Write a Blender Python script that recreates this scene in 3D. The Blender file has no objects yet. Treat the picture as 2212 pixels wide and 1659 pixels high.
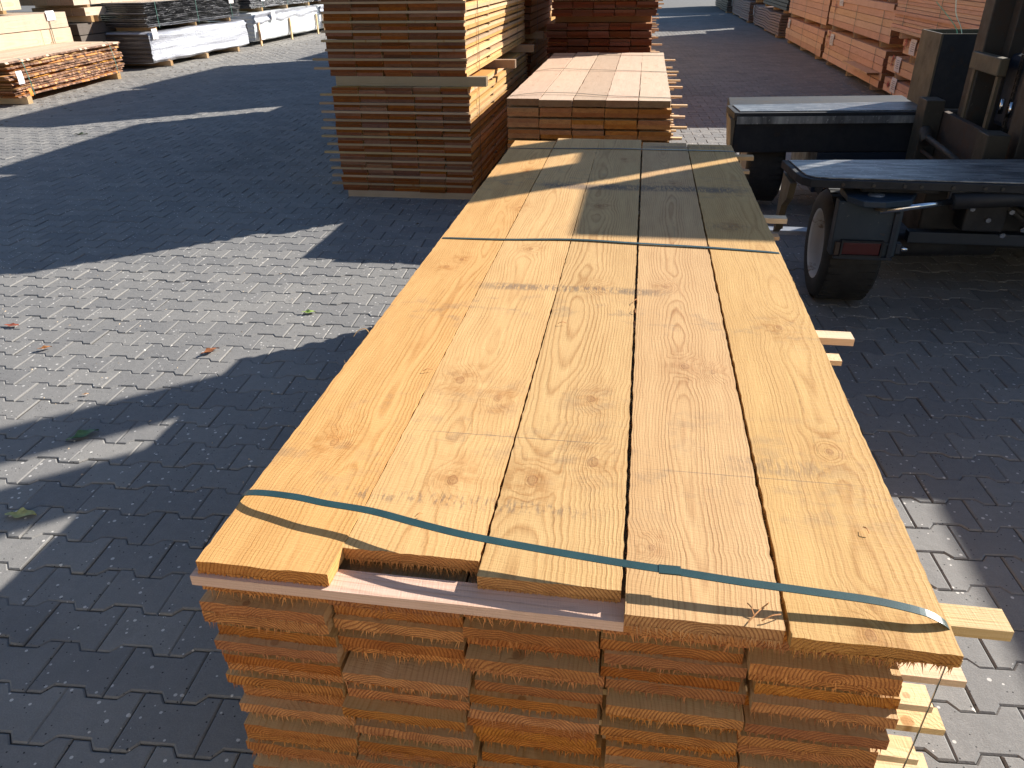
import bpy, math, random
import numpy as np
from mathutils import Matrix, Vector
random.seed(7); NR = np.random.RandomState(11)
scene = bpy.context.scene
col = scene.collection

# ---------------------------------------------------------------- camera
F_PX, PITCH, YAW, ROLL = 1652.1, math.radians(28.665), math.radians(-9.381), math.radians(-0.834)
CAM = Vector((0.603, -0.7775, 1.558))
fw = Vector((math.sin(YAW)*math.cos(PITCH), math.cos(YAW)*math.cos(PITCH), -math.sin(PITCH)))
r0 = Vector((math.cos(YAW), -math.sin(YAW), 0)); u0 = r0.cross(fw)
rt = r0*math.cos(ROLL)+u0*math.sin(ROLL); up = -r0*math.sin(ROLL)+u0*math.cos(ROLL)
cd = bpy.data.cameras.new('camera'); cam = bpy.data.objects.new('camera', cd); col.objects.link(cam)
cam.matrix_world = Matrix(((rt.x, up.x, -fw.x, CAM.x), (rt.y, up.y, -fw.y, CAM.y), (rt.z, up.z, -fw.z, CAM.z), (0, 0, 0, 1)))
cd.sensor_width = 36; cd.lens = F_PX/2212*36; cd.clip_start = 0.05; cd.clip_end = 400
scene.camera = cam

# ---------------------------------------------------------------- light
SUN = Vector((1.42, 1.20, 1.0)).normalized()
EL = math.asin(SUN.z); AZ = math.atan2(SUN.x, SUN.y)
w = bpy.data.worlds.new('World'); scene.world = w; w.use_nodes = True
nt = w.node_tree; nt.nodes.clear()
sky = nt.nodes.new('ShaderNodeTexSky'); sky.sky_type = 'NISHITA'; sky.sun_disc = False
sky.sun_elevation = EL; sky.sun_rotation = AZ; sky.air_density = 1.0; sky.dust_density = 0.4; sky.ozone_density = 3.0
bg = nt.nodes.new('ShaderNodeBackground'); bg.inputs[1].default_value = 0.068
wo = nt.nodes.new('ShaderNodeOutputWorld'); nt.links.new(sky.outputs[0], bg.inputs[0]); nt.links.new(bg.outputs[0], wo.inputs[0])
sl = bpy.data.lights.new('sun', 'SUN'); sl.energy = 5.0; sl.angle = math.radians(0.55); sl.color = (1.0, 0.945, 0.86)
so = bpy.data.objects.new('sun', sl); col.objects.link(so); so.rotation_euler = SUN.to_track_quat('Z', 'Y').to_euler(); so.location = (20, 17, 14)
scene.view_settings.view_transform = 'Standard'; scene.view_settings.look = 'None'
scene.view_settings.exposure = 1.0; scene.view_settings.gamma = 1
scene.render.engine = 'CYCLES'
scene.cycles.max_bounces = 6; scene.cycles.diffuse_bounces = 4

# ---------------------------------------------------------------- material helpers
class NB:
    def __init__(s, name):
        s.m = bpy.data.materials.new(name); s.m.use_nodes = True; s.t = s.m.node_tree; s.t.nodes.clear()
        s.out = s.n('ShaderNodeOutputMaterial'); s.b = s.n('ShaderNodeBsdfPrincipled'); s.l(s.b.outputs[0], s.out.inputs[0])
    def n(s, k, **kw):
        x = s.t.nodes.new(k)
        for a, v in kw.items(): setattr(x, a, v)
        return x
    def l(s, a, b): s.t.links.new(a, b)
    def put(s, sock, v):
        if v is None: return
        if isinstance(v, bpy.types.NodeSocket): s.l(v, sock)
        else: sock.default_value = v
    def math(s, op, a, b=None, c=None, clamp=False):
        x = s.n('ShaderNodeMath', operation=op); x.use_clamp = clamp
        s.put(x.inputs[0], a); s.put(x.inputs[1], b); s.put(x.inputs[2], c); return x.outputs[0]
    def vm(s, op, a, b=None):
        x = s.n('ShaderNodeVectorMath', operation=op); s.put(x.inputs[0], a); s.put(x.inputs[1], b)
        return x.outputs['Value'] if op in ('LENGTH', 'DISTANCE', 'DOT_PRODUCT') else x.outputs[0]
    def xyz(s, v):
        x = s.n('ShaderNodeSeparateXYZ'); s.l(v, x.inputs[0]); return x.outputs
    def comb(s, a, b, c):
        x = s.n('ShaderNodeCombineXYZ'); s.put(x.inputs[0], a); s.put(x.inputs[1], b); s.put(x.inputs[2], c); return x.outputs[0]
    def noise(s, v, sc, det=2, rough=0.5, dist=0, outp=0):
        x = s.n('ShaderNodeTexNoise'); s.put(x.inputs['Vector'], v); x.inputs['Scale'].default_value = sc
        x.inputs['Detail'].default_value = det; x.inputs['Roughness'].default_value = rough; x.inputs['Distortion'].default_value = dist
        return x.outputs[outp]
    def ramp(s, f, st, interp='LINEAR'):
        x = s.n('ShaderNodeValToRGB'); x.color_ramp.interpolation = interp; e = x.color_ramp.elements
        while len(e) < len(st): e.new(0.5)
        for i, (p, c) in enumerate(st):
            e[i].position = p; e[i].color = (c, c, c, 1) if isinstance(c, (int, float)) else (*c, 1)
        s.put(x.inputs[0], f); return x.outputs[0]
    def mix(s, f, a, b, bt='MIX'):
        x = s.n('ShaderNodeMix', data_type='RGBA', blend_type=bt); s.put(x.inputs[0], f)
        for sock, v in ((x.inputs[6], a), (x.inputs[7], b)):
            if isinstance(v, bpy.types.NodeSocket): s.l(v, sock)
            else: sock.default_value = (*v, 1) if len(v) == 3 else v
        return x.outputs[2]
    def attr(s, n): x = s.n('ShaderNodeAttribute'); x.attribute_name = n; return x
    def bump(s, h, st, d):
        x = s.n('ShaderNodeBump'); x.inputs['Strength'].default_value = st; x.inputs['Distance'].default_value = d
        s.l(h, x.inputs['Height']); s.l(x.outputs[0], s.b.inputs['Normal']); return x
    def col(s, c):
        if isinstance(c, bpy.types.NodeSocket): s.l(c, s.b.inputs['Base Color'])
        else: s.b.inputs['Base Color'].default_value = (*c, 1)
    def rough(s, v): s.put(s.b.inputs['Roughness'], v)

def simple(name, c, rough=0.6, metal=0, var=0.25, sc=8, bump=0.0, bsc=60):
    b = NB(name); tc = b.n('ShaderNodeTexCoord').outputs['Object']
    n = b.noise(tc, sc, 4, 0.6)
    c2 = tuple(x*(1-var) for x in c); c3 = tuple(min(1, x*(1+var)) for x in c)
    b.col(b.ramp(n, [(0.3, c2), (0.7, c3)])); b.rough(rough); b.b.inputs['Metallic'].default_value = metal
    if bump: b.bump(b.noise(tc, bsc, 3, 0.6), 0.6, bump)
    return b.m

def wood(name, light, late, endl, endd, ring=0.0058, stain=0.3, vary=0.25, knots=1.0, bumpd=0.0012, endmul=1.0, knotcol=(0.30, 0.13, 0.04), hue=0.02, klist=None, bands=None):
    """solid texture: growth rings round a pith, so long grain and end grain agree. bc = (across, along, thickness) metres"""
    b = NB(name)
    bc = b.attr('bc').outputs['Vector']; rn = b.attr('rnd').outputs['Fac']; en = b.attr('endf').outputs['Fac']
    wn = b.n('ShaderNodeTexWhiteNoise', noise_dimensions='1D'); b.l(rn, wn.inputs['W']); rc = b.xyz(wn.outputs['Color'])
    s = b.xyz(bc)
    off = b.math('MULTIPLY', rn, 37.0)
    al = b.math('ADD', s[1], off)
    # wander of the pith along the board
    wv = b.comb(0.0, b.math('MULTIPLY', al, 1.1), off)
    wnz = b.xyz(b.noise(wv, 1.0, 2, 0.5, 0, 1))
    px = b.math('MULTIPLY', b.math('SUBTRACT', rc[0], 0.5), 0.10)
    px = b.math('ADD', px, b.math('MULTIPLY', b.math('SUBTRACT', wnz[0], 0.5), 0.09))
    pz = b.math('ADD', b.math('MULTIPLY', rc[1], 0.045), 0.008)
    pz = b.math('ADD', pz, b.math('MULTIPLY', b.math('SUBTRACT', wnz[1], 0.5), 0.05))
    # knots
    kv = b.comb(b.math('MULTIPLY', s[0], 6.5), b.math('MULTIPLY', al, 3.1), off)
    vo = b.n('ShaderNodeTexVoronoi', voronoi_dimensions='3D'); vo.inputs['Scale'].default_value = 1.0; vo.inputs['Randomness'].default_value = 1.0
    b.l(b.comb(b.xyz(kv)[0], b.xyz(kv)[1], b.math('FLOOR', b.math('MULTIPLY', rn, 50.0))), vo.inputs['Vector'])
    dv = b.xyz(b.vm('SUBTRACT', kv, vo.outputs['Position']))
    dx = b.math('DIVIDE', dv[0], 6.5); dy = b.math('DIVIDE', dv[1], 3.1)
    kd = b.math('SQRT', b.math('ADD', b.math('MULTIPLY', dx, dx), b.math('MULTIPLY', dy, dy)))
    kr = b.xyz(vo.outputs['Color']); kon = b.math('GREATER_THAN', kr[0], 1-0.55*knots)
    infl = b.math('MULTIPLY', kon, b.ramp(b.math('DIVIDE', kd, 0.11), [(0, 1.0), (0.25, 0.6), (0.55, 0.18), (1, 0)], 'EASE'))
    ksz = b.math('ADD', b.math('MULTIPLY', kr[1], 0.008), 0.006)
    kmask = b.math('MULTIPLY', kon, b.ramp(b.math('DIVIDE', kd, ksz), [(0.0, 1), (0.75, 0.9), (1.0, 0)]))
    amber = None
    if klist:
        gp = b.xyz(b.n('ShaderNodeNewGeometry').outputs['Position']); gv = b.comb(gp[0], b.math('MULTIPLY', gp[1], 0.62), 0.0)
        ds = [b.math('DIVIDE', b.vm('DISTANCE', gv, (kx, ky*0.62, 0.0)), ks) for kx, ky, ks in klist]
        m_ = ds[0]
        for d_ in ds[1:]: m_ = b.math('MINIMUM', m_, d_)
        wob = b.noise(b.comb(b.math('MULTIPLY', gp[0], 30.0), b.math('MULTIPLY', gp[1], 18.0), 0.0), 1.0, 3, 0.6)
        m2 = b.math('ADD', m_, b.math('MULTIPLY', b.math('SUBTRACT', wob, 0.5), 0.012))
        infl = b.ramp(b.math('DIVIDE', m2, 0.095), [(0, 1.0), (0.15, 0.6), (0.45, 0.17), (1, 0)], 'EASE')
        kmask = b.math('ADD', b.math('MULTIPLY', b.ramp(b.math('DIVIDE', m2, 0.0085), [(0.0, 1.0), (0.12, 0.6), (0.6, 0.55), (0.82, 1.15), (1.0, 0)]), 1.0), 0.0)
        amber = b.math('MULTIPLY', b.ramp(b.math('DIVIDE', m2, 0.062), [(0.05, 1.0), (1.0, 0.0)]), b.ramp(b.noise(b.comb(b.math('MULTIPLY', gp[0], 22.0), b.math('MULTIPLY', gp[1], 30.0), 3.0), 1.0, 4, 0.65), [(0.42, 0.0), (0.62, 0.8)]))
    dis = b.noise(b.comb(b.math('MULTIPLY', s[0], 14.0), b.math('MULTIPLY', al, 1.5), b.math('MULTIPLY', s[2], 14.0)), 1.0, 3, 0.55, 0, 0)
    ax = b.math('SUBTRACT', s[0], px); az = b.math('ADD', s[2], pz)
    rr = b.math('SQRT', b.math('ADD', b.math('MULTIPLY', ax, ax), b.math('MULTIPLY', b.math('MULTIPLY', az, az), 1.6)))
    rr = b.math('ADD', rr, b.math('MULTIPLY', b.math('SUBTRACT', dis, 0.5), 0.011))
    rr = b.math('ADD', rr, b.math('MULTIPLY', infl, 0.034))
    ph = b.math('FRACT', b.math('DIVIDE', rr, ring))
    line = b.ramp(ph, [(0.0, 0.55), (0.12, 0.0), (0.6, 0.12), (0.9, 1.0), (1.0, 0.55)])
    line0 = line
    # ring contrast drifts
    rcn = b.noise(b.comb(b.math('MULTIPLY', rr, 60.0), al, off), 1.0, 1, 0.5)
    line = b.math('MULTIPLY', line, b.ramp(rcn, [(0.3, 0.35), (0.7, 1.0)]))
    fib = b.noise(b.comb(b.math('MULTIPLY', s[0], 420.0), b.math('MULTIPLY', al, 14.0), b.math('MULTIPLY', s[2], 420.0)), 1.0, 2, 0.6)
    saw = b.noise(b.comb(b.math('MULTIPLY', s[0], 25.0), b.math('MULTIPLY', b.math('ADD', al, b.math('MULTIPLY', s[0], 0.12)), 300.0), s[2]), 1.0, 2, 0.6)
    big = b.noise(b.comb(b.math('MULTIPLY', s[0], 9.0), b.math('MULTIPLY', al, 2.4), off), 1.0, 4, 0.6)
    lng = b.mix(line, light, late)
    lng = b.mix(b.ramp(big, [(0.35, 0.0), (0.75, 0.45)]), lng, tuple(0.55*a+0.45*c for a, c in zip(late, light)))
    lng = b.mix(b.math('MULTIPLY', infl, 0.2), lng, late)
    if amber is not None: lng = b.mix(amber, lng, (0.36, 0.145, 0.03))
    # boxed heart line down the middle of the face
    hl = b.math('ABSOLUTE', b.math('SUBTRACT', s[0], b.math('ADD', b.math('MULTIPLY', b.math('SUBTRACT', rc[2], 0.5), 0.03), b.math('MULTIPLY', b.math('SUBTRACT', wnz[2], 0.5), 0.008))))
    hm = b.math('MULTIPLY', b.ramp(b.math('DIVIDE', hl, 0.0016), [(0.0, 1.0), (1.0, 0.0)]), b.ramp(b.noise(b.comb(0.0, b.math('MULTIPLY', al, 9.0), off), 1.0, 3, 0.7), [(0.5, 0.0), (0.6, 0.55)]))
    lng = b.mix(hm, lng, tuple(x*0.25 for x in late))
    lng = b.mix(b.math('MULTIPLY', kmask, 0.75), lng, knotcol)
    # soft light and dark drift of the sawn face
    dr = b.noise(b.comb(b.math('MULTIPLY', s[0], 34.0), b.math('MULTIPLY', al, 5.0), off), 1.0, 4, 0.65)
    lng = b.mix(b.ramp(dr, [(0.4, 0.0), (0.72, 0.4)]), lng, tuple(min(1, x*1.16+0.02) for x in light))
    # grey rub marks and pencil-thin saw stops
    st = b.noise(b.comb(b.math('MULTIPLY', s[0], 16.0), b.math('MULTIPLY', al, 20.0), off), 1.0, 5, 0.65)
    stb = b.noise(b.comb(1.0, b.math('MULTIPLY', s[1], 2.1), 4.0), 1.0, 1, 0.5)
    sm = b.math('MULTIPLY', b.ramp(st, [(0.52, 0.0), (0.72, 1.0)]), b.ramp(stb, [(0.5, 0.0), (0.66, stain)]))
    lng = b.mix(sm, lng, (0.13, 0.115, 0.10))
    if bands:
        gp2 = b.xyz(b.n('ShaderNodeNewGeometry').outputs['Position'])
        strk = b.noise(b.comb(b.math('MULTIPLY', gp2[0], 130.0), b.math('MULTIPLY', gp2[1], 26.0), 0.0), 1.0, 3, 0.7)
        blob = b.noise(b.comb(b.math('MULTIPLY', gp2[0], 6.0), b.math('MULTIPLY', gp2[1], 1.5), 7.0), 1.0, 2, 0.6)
        for (by, bw, bs, bx0, bx1, th) in bands:
            yy = b.math('ADD', gp2[1], b.math('MULTIPLY', b.math('SUBTRACT', blob, 0.5), bw*0.9))
            dd = b.math('DIVIDE', b.math('ABSOLUTE', b.math('SUBTRACT', yy, by)), bw)
            mk = b.math('MULTIPLY', b.ramp(dd, [(0.0, 1.0), (0.5, 0.8), (1.0, 0.0)]), b.ramp(b.math('ADD', strk, b.math('MULTIPLY', blob, 0.5)), [(th, 0.0), (th+0.12, bs)]))
            mk = b.math('MULTIPLY', mk, b.math('MULTIPLY', b.ramp(b.math('DIVIDE', b.math('SUBTRACT', b.math('ADD', gp2[0], b.math('MULTIPLY', b.math('SUBTRACT', strk, 0.5), 0.12)), bx0), 0.1), [(0, 0), (1, 1)]), b.ramp(b.math('DIVIDE', b.math('SUBTRACT', bx1, b.math('ADD', gp2[0], b.math('MULTIPLY', b.math('SUBTRACT', strk, 0.5), 0.12))), 0.1), [(0, 0), (1, 1)])))
            lng = b.mix(mk, lng, (0.075, 0.07, 0.075))
    lng = b.mix(b.math('MULTIPLY', b.math('SUBTRACT', 1.0, fib), 0.55), lng, b.mix(0.5, lng, late, 'MULTIPLY'))
    # end grain
    blot = b.noise(b.comb(b.math('MULTIPLY', s[0], 26.0), off, b.math('MULTIPLY', s[2], 60.0)), 1.0, 3, 0.6)
    wn3 = b.n('ShaderNodeTexWhiteNoise', noise_dimensions='1D'); b.l(b.math('ADD', rn, 9.7), wn3.inputs['W'])
    e2 = b.mix(b.ramp(wn3.outputs['Value'], [(0.2, 0.0), (0.9, 0.85)]), endl, tuple(0.45*a+0.55*c*1.35 for a, c in zip(endl, endd)))
    eg = b.mix(b.math('MULTIPLY', line0, 0.9), e2, endd)
    eg = b.mix(b.ramp(blot, [(0.42, 0.0), (0.7, 0.45)]), eg, endd)
    rad = b.noise(b.comb(b.math('MULTIPLY', s[0], 500.0), 0.0, b.math('MULTIPLY', s[2], 160.0)), 1.0, 2, 0.6)
    eg = b.mix(b.math('MULTIPLY', b.math('SUBTRACT', 1.0, rad), 0.7), eg, tuple(x*0.35 for x in endd))
    c = b.mix(en, lng, eg)
    # board to board
    hs = b.n('ShaderNodeHueSaturation'); b.l(c, hs.inputs['Color'])
    wn2 = b.n('ShaderNodeTexWhiteNoise', noise_dimensions='1D'); b.l(b.math('ADD', rn, 5.3), wn2.inputs['W']); r2 = b.xyz(wn2.outputs['Color'])
    b.l(b.math('ADD', 1-vary*0.5, b.math('MULTIPLY', r2[0], vary)), hs.inputs['Value'])
    b.l(b.math('ADD', 0.5-hue/2, b.math('MULTIPLY', r2[1], hue)), hs.inputs['Hue'])
    b.l(b.math('ADD', 1-vary*0.35, b.math('MULTIPLY', r2[2], vary*0.7)), hs.inputs['Saturation'])
    b.col(hs.outputs[0]); b.rough(0.72); b.b.inputs['Specular IOR Level'].default_value = 0.3
    h = b.math('ADD', b.math('MULTIPLY', fib, 0.5), b.math('MULTIPLY', saw, 0.55))
    h = b.math('ADD', h, b.math('MULTIPLY', line, 0.32))
    h = b.math('ADD', h, b.math('MULTIPLY', b.math('MULTIPLY', en, b.math('ADD', rad, line0)), 0.7))
    h = b.math('ADD', h, b.math('MULTIPLY', infl, 0.8))
    b.bump(h, 1.0, bumpd)
    return b.m

KN = [(0.267, 0.595, 1.25), (0.358, 0.529, 1.0), (0.541, 0.553, 1.0), (0.56, 0.334, 1.3), (0.464, 0.262, 1.2), (0.33, 0.245, 1.1), (0.733, 0.721, 1.1), (0.79, 0.70, 0.9), (0.519, 1.156, 1.0), (0.08, 1.265, 0.9), (0.11, 1.33, 0.8),
      (0.937, -0.011, 0.8), (0.09, 0.33, 1.0), (0.96, 0.95, 1.0), (0.70, 1.18, 0.9), (0.20, 1.9, 0.9), (0.48, 1.95, 1.0), (0.92, 1.75, 0.9), (0.30, 1.45, 0.8), (0.75, 2.3, 0.9), (0.15, 2.45, 1.0), (0.55, 2.7, 0.9), (0.97, 0.42, 0.7), (0.66, 0.12, 0.6)]
BN = [(0.392, 0.0016, 0.6, 0.21, 0.62, 0.3), (0.323, 0.0016, 0.5, 0.62, 1.04, 0.3), (0.188, 0.022, 0.5, 0.1, 0.62, 0.72), (1.137, 0.03, 0.6, 0.17, 0.74, 0.68), (2.215, 0.055, 0.75, 0.2, 1.05, 0.62), (0.362, 0.03, 0.35, 0.75, 1.03, 0.7), (2.99, 0.04, 0.5, 0.6, 1.04, 0.6), (1.75, 0.05, 0.35, 0.8, 1.04, 0.75)]
GOLDTOP = wood('sawn_larch_top', (0.66, 0.41, 0.165), (0.37, 0.165, 0.04), (0.80, 0.40, 0.13), (0.36, 0.115, 0.025), ring=0.0056, stain=0.6, vary=0.2, hue=0.007, klist=KN, bands=BN, bumpd=0.0010)
GOLD = wood('sawn_larch', (0.60, 0.385, 0.185), (0.44, 0.235, 0.08), (0.84, 0.36, 0.10), (0.25, 0.058, 0.011), stain=0.8, vary=0.2, hue=0.007)
TOWER = wood('red_larch', (0.62, 0.40, 0.18), (0.48, 0.235, 0.075), (0.40, 0.145, 0.045), (0.15, 0.038, 0.011), ring=0.007, vary=0.55, hue=0.012)
PALE = wood('pale_larch', (0.62, 0.46, 0.33), (0.52, 0.36, 0.24), (0.46, 0.25, 0.10), (0.22, 0.09, 0.03), ring=0.008, vary=0.25, stain=0.2, hue=0.012)
RUST = wood('dark_red_larch', (0.40, 0.19, 0.08), (0.26, 0.09, 0.035), (0.20, 0.052, 0.016), (0.085, 0.02, 0.006), ring=0.008, vary=0.4, hue=0.012)
PINK = wood('pink_fir', (0.80, 0.52, 0.35), (0.68, 0.40, 0.24), (0.45, 0.22, 0.10), (0.25, 0.10, 0.04), ring=0.02, vary=0.22, stain=0.0, knotcol=(0.12, 0.04, 0.02))
BEAM = wood('weathered_beam', (0.60, 0.49, 0.36), (0.46, 0.34, 0.22), (0.42, 0.3, 0.18), (0.22, 0.13, 0.07), ring=0.02, vary=0.15, stain=0.0)
LATH = wood('pale_lath', (0.70, 0.51, 0.31), (0.58, 0.37, 0.18), (0.60, 0.42, 0.22), (0.40, 0.24, 0.1), ring=0.006, vary=0.3, stain=0.0, knots=0.5)
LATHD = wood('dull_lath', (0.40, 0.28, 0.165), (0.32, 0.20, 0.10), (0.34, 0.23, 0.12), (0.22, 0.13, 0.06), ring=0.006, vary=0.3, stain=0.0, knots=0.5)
PLATH = wood('pinkish_lath', (0.68, 0.48, 0.38), (0.56, 0.36, 0.26), (0.60, 0.40, 0.28), (0.40, 0.24, 0.14), ring=0.006, vary=0.15, stain=0.0, knots=0.5)
BARKW = wood('orange_waney_edge', (0.58, 0.32, 0.13), (0.45, 0.2, 0.07), (0.4, 0.2, 0.08), (0.2, 0.08, 0.03), ring=0.01, vary=0.5, stain=0.0)
FILM_BLACK = None

# ---------------------------------------------------------------- mesh builder
class MB:
    def __init__(s): s.v = []; s.f = []; s.bc = []; s.rn = []; s.en = []; s.mi = []; s.sm = []; s.extra = False
    def quad(s, pts, bc=None, rn=0.0, en=0.0, mi=0, sm=False):
        i = len(s.v); s.v += [tuple(p) for p in pts]; n = len(pts)
        s.bc += [tuple(q) for q in (bc if bc is not None else pts)]; s.rn += [rn]*n; s.en += [en]*n
        s.f.append(tuple(range(i, i+n))); s.mi.append(mi); s.sm.append(sm)
    def box(s, x0, x1, y0, y1, z0, z1, axis='y', rn=None, mi=0, skew=(0, 0), dz=(0, 0)):
        """axis = grain; skew=(x shift at y0, at y1)"""
        rn = random.random() if rn is None else rn
        cx, cy, cz = (x0+x1)/2, (y0+y1)/2, (z0+z1)/2
        def bcf(p):
            a, b_, c = p[0]-cx, p[1]-cy, p[2]-cz
            return (a, b_, c) if axis == 'y' else ((b_, a, c) if axis == 'x' else (a, c, b_))
        def P(i, j, k):
            x = (x0, x1)[i]; y = (y0, y1)[j]; z = (z0, z1)[k]
            return (x, y, z)
        F = [((0,0,0),(0,1,0),(1,1,0),(1,0,0),'z'), ((0,0,1),(1,0,1),(1,1,1),(0,1,1),'z'), ((0,0,0),(1,0,0),(1,0,1),(0,0,1),'y'),
             ((1,1,0),(0,1,0),(0,1,1),(1,1,1),'y'), ((0,1,0),(0,0,0),(0,0,1),(0,1,1),'x'), ((1,0,0),(1,1,0),(1,1,1),(1,0,1),'x')]
        for q in F:
            raw = [P(*c) for c in q[:4]]; pts = []
            for (i, j, k), p in zip(q[:4], raw): pts.append((p[0]+skew[j], p[1], p[2]+dz[j]))
            s.quad(pts, [bcf(p) for p in raw], rn, 1.0 if q[4] == axis else 0.0, mi)
    def grid(s, fn, nu, nv, mi=0, sm=True, flip=False):
        i0 = len(s.v)
        for a in range(nu+1):
            for b_ in range(nv+1):
                p = fn(a/nu, b_/nv); s.v.append(tuple(p)); s.bc.append(tuple(p)); s.rn.append(0.5); s.en.append(0.0)
        for a in range(nu):
            for b_ in range(nv):
                q = (i0+a*(nv+1)+b_, i0+(a+1)*(nv+1)+b_, i0+(a+1)*(nv+1)+b_+1, i0+a*(nv+1)+b_+1)
                s.f.append(q[::-1] if flip else q); s.mi.append(mi); s.sm.append(sm)
    def tube(s, pts, r, n=8, mi=0, cap=True):
        pts = [Vector(p) for p in pts]; rings = []
        for k, p in enumerate(pts):
            d = (pts[min(k+1, len(pts)-1)]-pts[max(k-1, 0)]).normalized()
            a = d.orthogonal().normalized() if k == 0 else (rings_a - d*rings_a.dot(d)).normalized()
            rings_a = a; b_ = d.cross(a); rr = r[k] if isinstance(r, (list, tuple)) else r
            rings.append([p+(a*math.cos(t)+b_*math.sin(t))*rr for t in [2*math.pi*q/n for q in range(n)]])
        i0 = len(s.v)
        for R_ in rings:
            for p in R_: s.v.append(tuple(p)); s.bc.append(tuple(p)); s.rn.append(0.5); s.en.append(0.0)
        for k in range(len(rings)-1):
            for q in range(n):
                a = i0+k*n+q; b_ = i0+k*n+(q+1) % n
                s.f.append((a, b_, b_+n, a+n)); s.mi.append(mi); s.sm.append(True)
        if cap:
            s.f.append(tuple(i0+q for q in range(n))[::-1]); s.mi.append(mi); s.sm.append(False)
            e = i0+(len(rings)-1)*n; s.f.append(tuple(e+q for q in range(n))); s.mi.append(mi); s.sm.append(False)
    def lathe(s, c, axis, prof, n=40, mi=0):
        """prof [(along, radius)] about axis 'x'"""
        i0 = len(s.v)
        for (h, r) in prof:
            for q in range(n):
                t = 2*math.pi*q/n
                p = (c[0]+h, c[1]+r*math.cos(t), c[2]+r*math.sin(t)) if axis == 'x' else (c[0]+r*math.cos(t), c[1]+r*math.sin(t), c[2]+h)
                s.v.append(p); s.bc.append(p); s.rn.append(0.5); s.en.append(0.0)
        for k in range(len(prof)-1):
            for q in range(n):
                a = i0+k*n+q; b_ = i0+k*n+(q+1) % n
                s.f.append((a, b_, b_+n, a+n)); s.mi.append(mi); s.sm.append(True)
    def prism(s, poly, z0, z1, mi=0):
        """poly = [(x,y)] ccw"""
        s.quad([(x, y, z1) for x, y in poly], mi=mi); s.quad([(x, y, z0) for x, y in poly][::-1], mi=mi)
        n = len(poly)
        for i in range(n):
            a, b_ = poly[i], poly[(i+1) % n]
            s.quad([(a[0], a[1], z0), (b_[0], b_[1], z0), (b_[0], b_[1], z1), (a[0], a[1], z1)], mi=mi)
    def prism_y(s, poly, y0, y1, mi=0):
        """poly = [(x,z)]"""
        s.quad([(x, y0, z) for x, z in poly], mi=mi); s.quad([(x, y1, z) for x, z in poly][::-1], mi=mi)
        n = len(poly)
        for i in range(n):
            a, b_ = poly[i], poly[(i+1) % n]
            s.quad([(a[0], y1, a[1]), (b_[0], y1, b_[1]), (b_[0], y0, b_[1]), (a[0], y0, a[1])], mi=mi)
    def build(s, name, mats, parent=None, bevel=0.0):
        me = bpy.data.meshes.new(name)
        loc = Vector(parent_world(parent)) if parent else Vector((0, 0, 0))
        me.from_pydata([(v[0]-loc.x, v[1]-loc.y, v[2]-loc.z) for v in s.v], [], s.f)
        mats = mats if isinstance(mats, (list, tuple)) else [mats]
        for m in mats: me.materials.append(m)
        me.polygons.foreach_set('material_index', s.mi); me.polygons.foreach_set('use_smooth', s.sm)
        a = me.attributes.new('bc', 'FLOAT_VECTOR', 'POINT'); a.data.foreach_set('vector', np.array(s.bc, dtype=np.float32).ravel())
        a = me.attributes.new('rnd', 'FLOAT', 'POINT'); a.data.foreach_set('value', np.array(s.rn, dtype=np.float32))
        a = me.attributes.new('endf', 'FLOAT', 'POINT'); a.data.foreach_set('value', np.array(s.en, dtype=np.float32))
        me.update()
        o = bpy.data.objects.new(name, me); col.objects.link(o)
        if parent: o.parent = parent
        if bevel:
            wl = o.modifiers.new('weld', 'WELD'); wl.merge_threshold = 0.0001
            bv = o.modifiers.new('bevel', 'BEVEL'); bv.width = bevel; bv.segments = 2; bv.limit_method = 'ANGLE'
        return o

def parent_world(o):
    v = Vector((0, 0, 0))
    while o is not None: v += o.location; o = o.parent
    return v
def thing(name, label, cat, loc, group=None):
    o = bpy.data.objects.new(name, None); col.objects.link(o); o.location = loc; o.empty_display_size = 0.1
    o['label'] = label; o['category'] = cat
    if group: o['group'] = group
    return o
def tag(o, label, cat, group=None):
    o['label'] = label; o['category'] = cat
    if group: o['group'] = group
    return o

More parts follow.
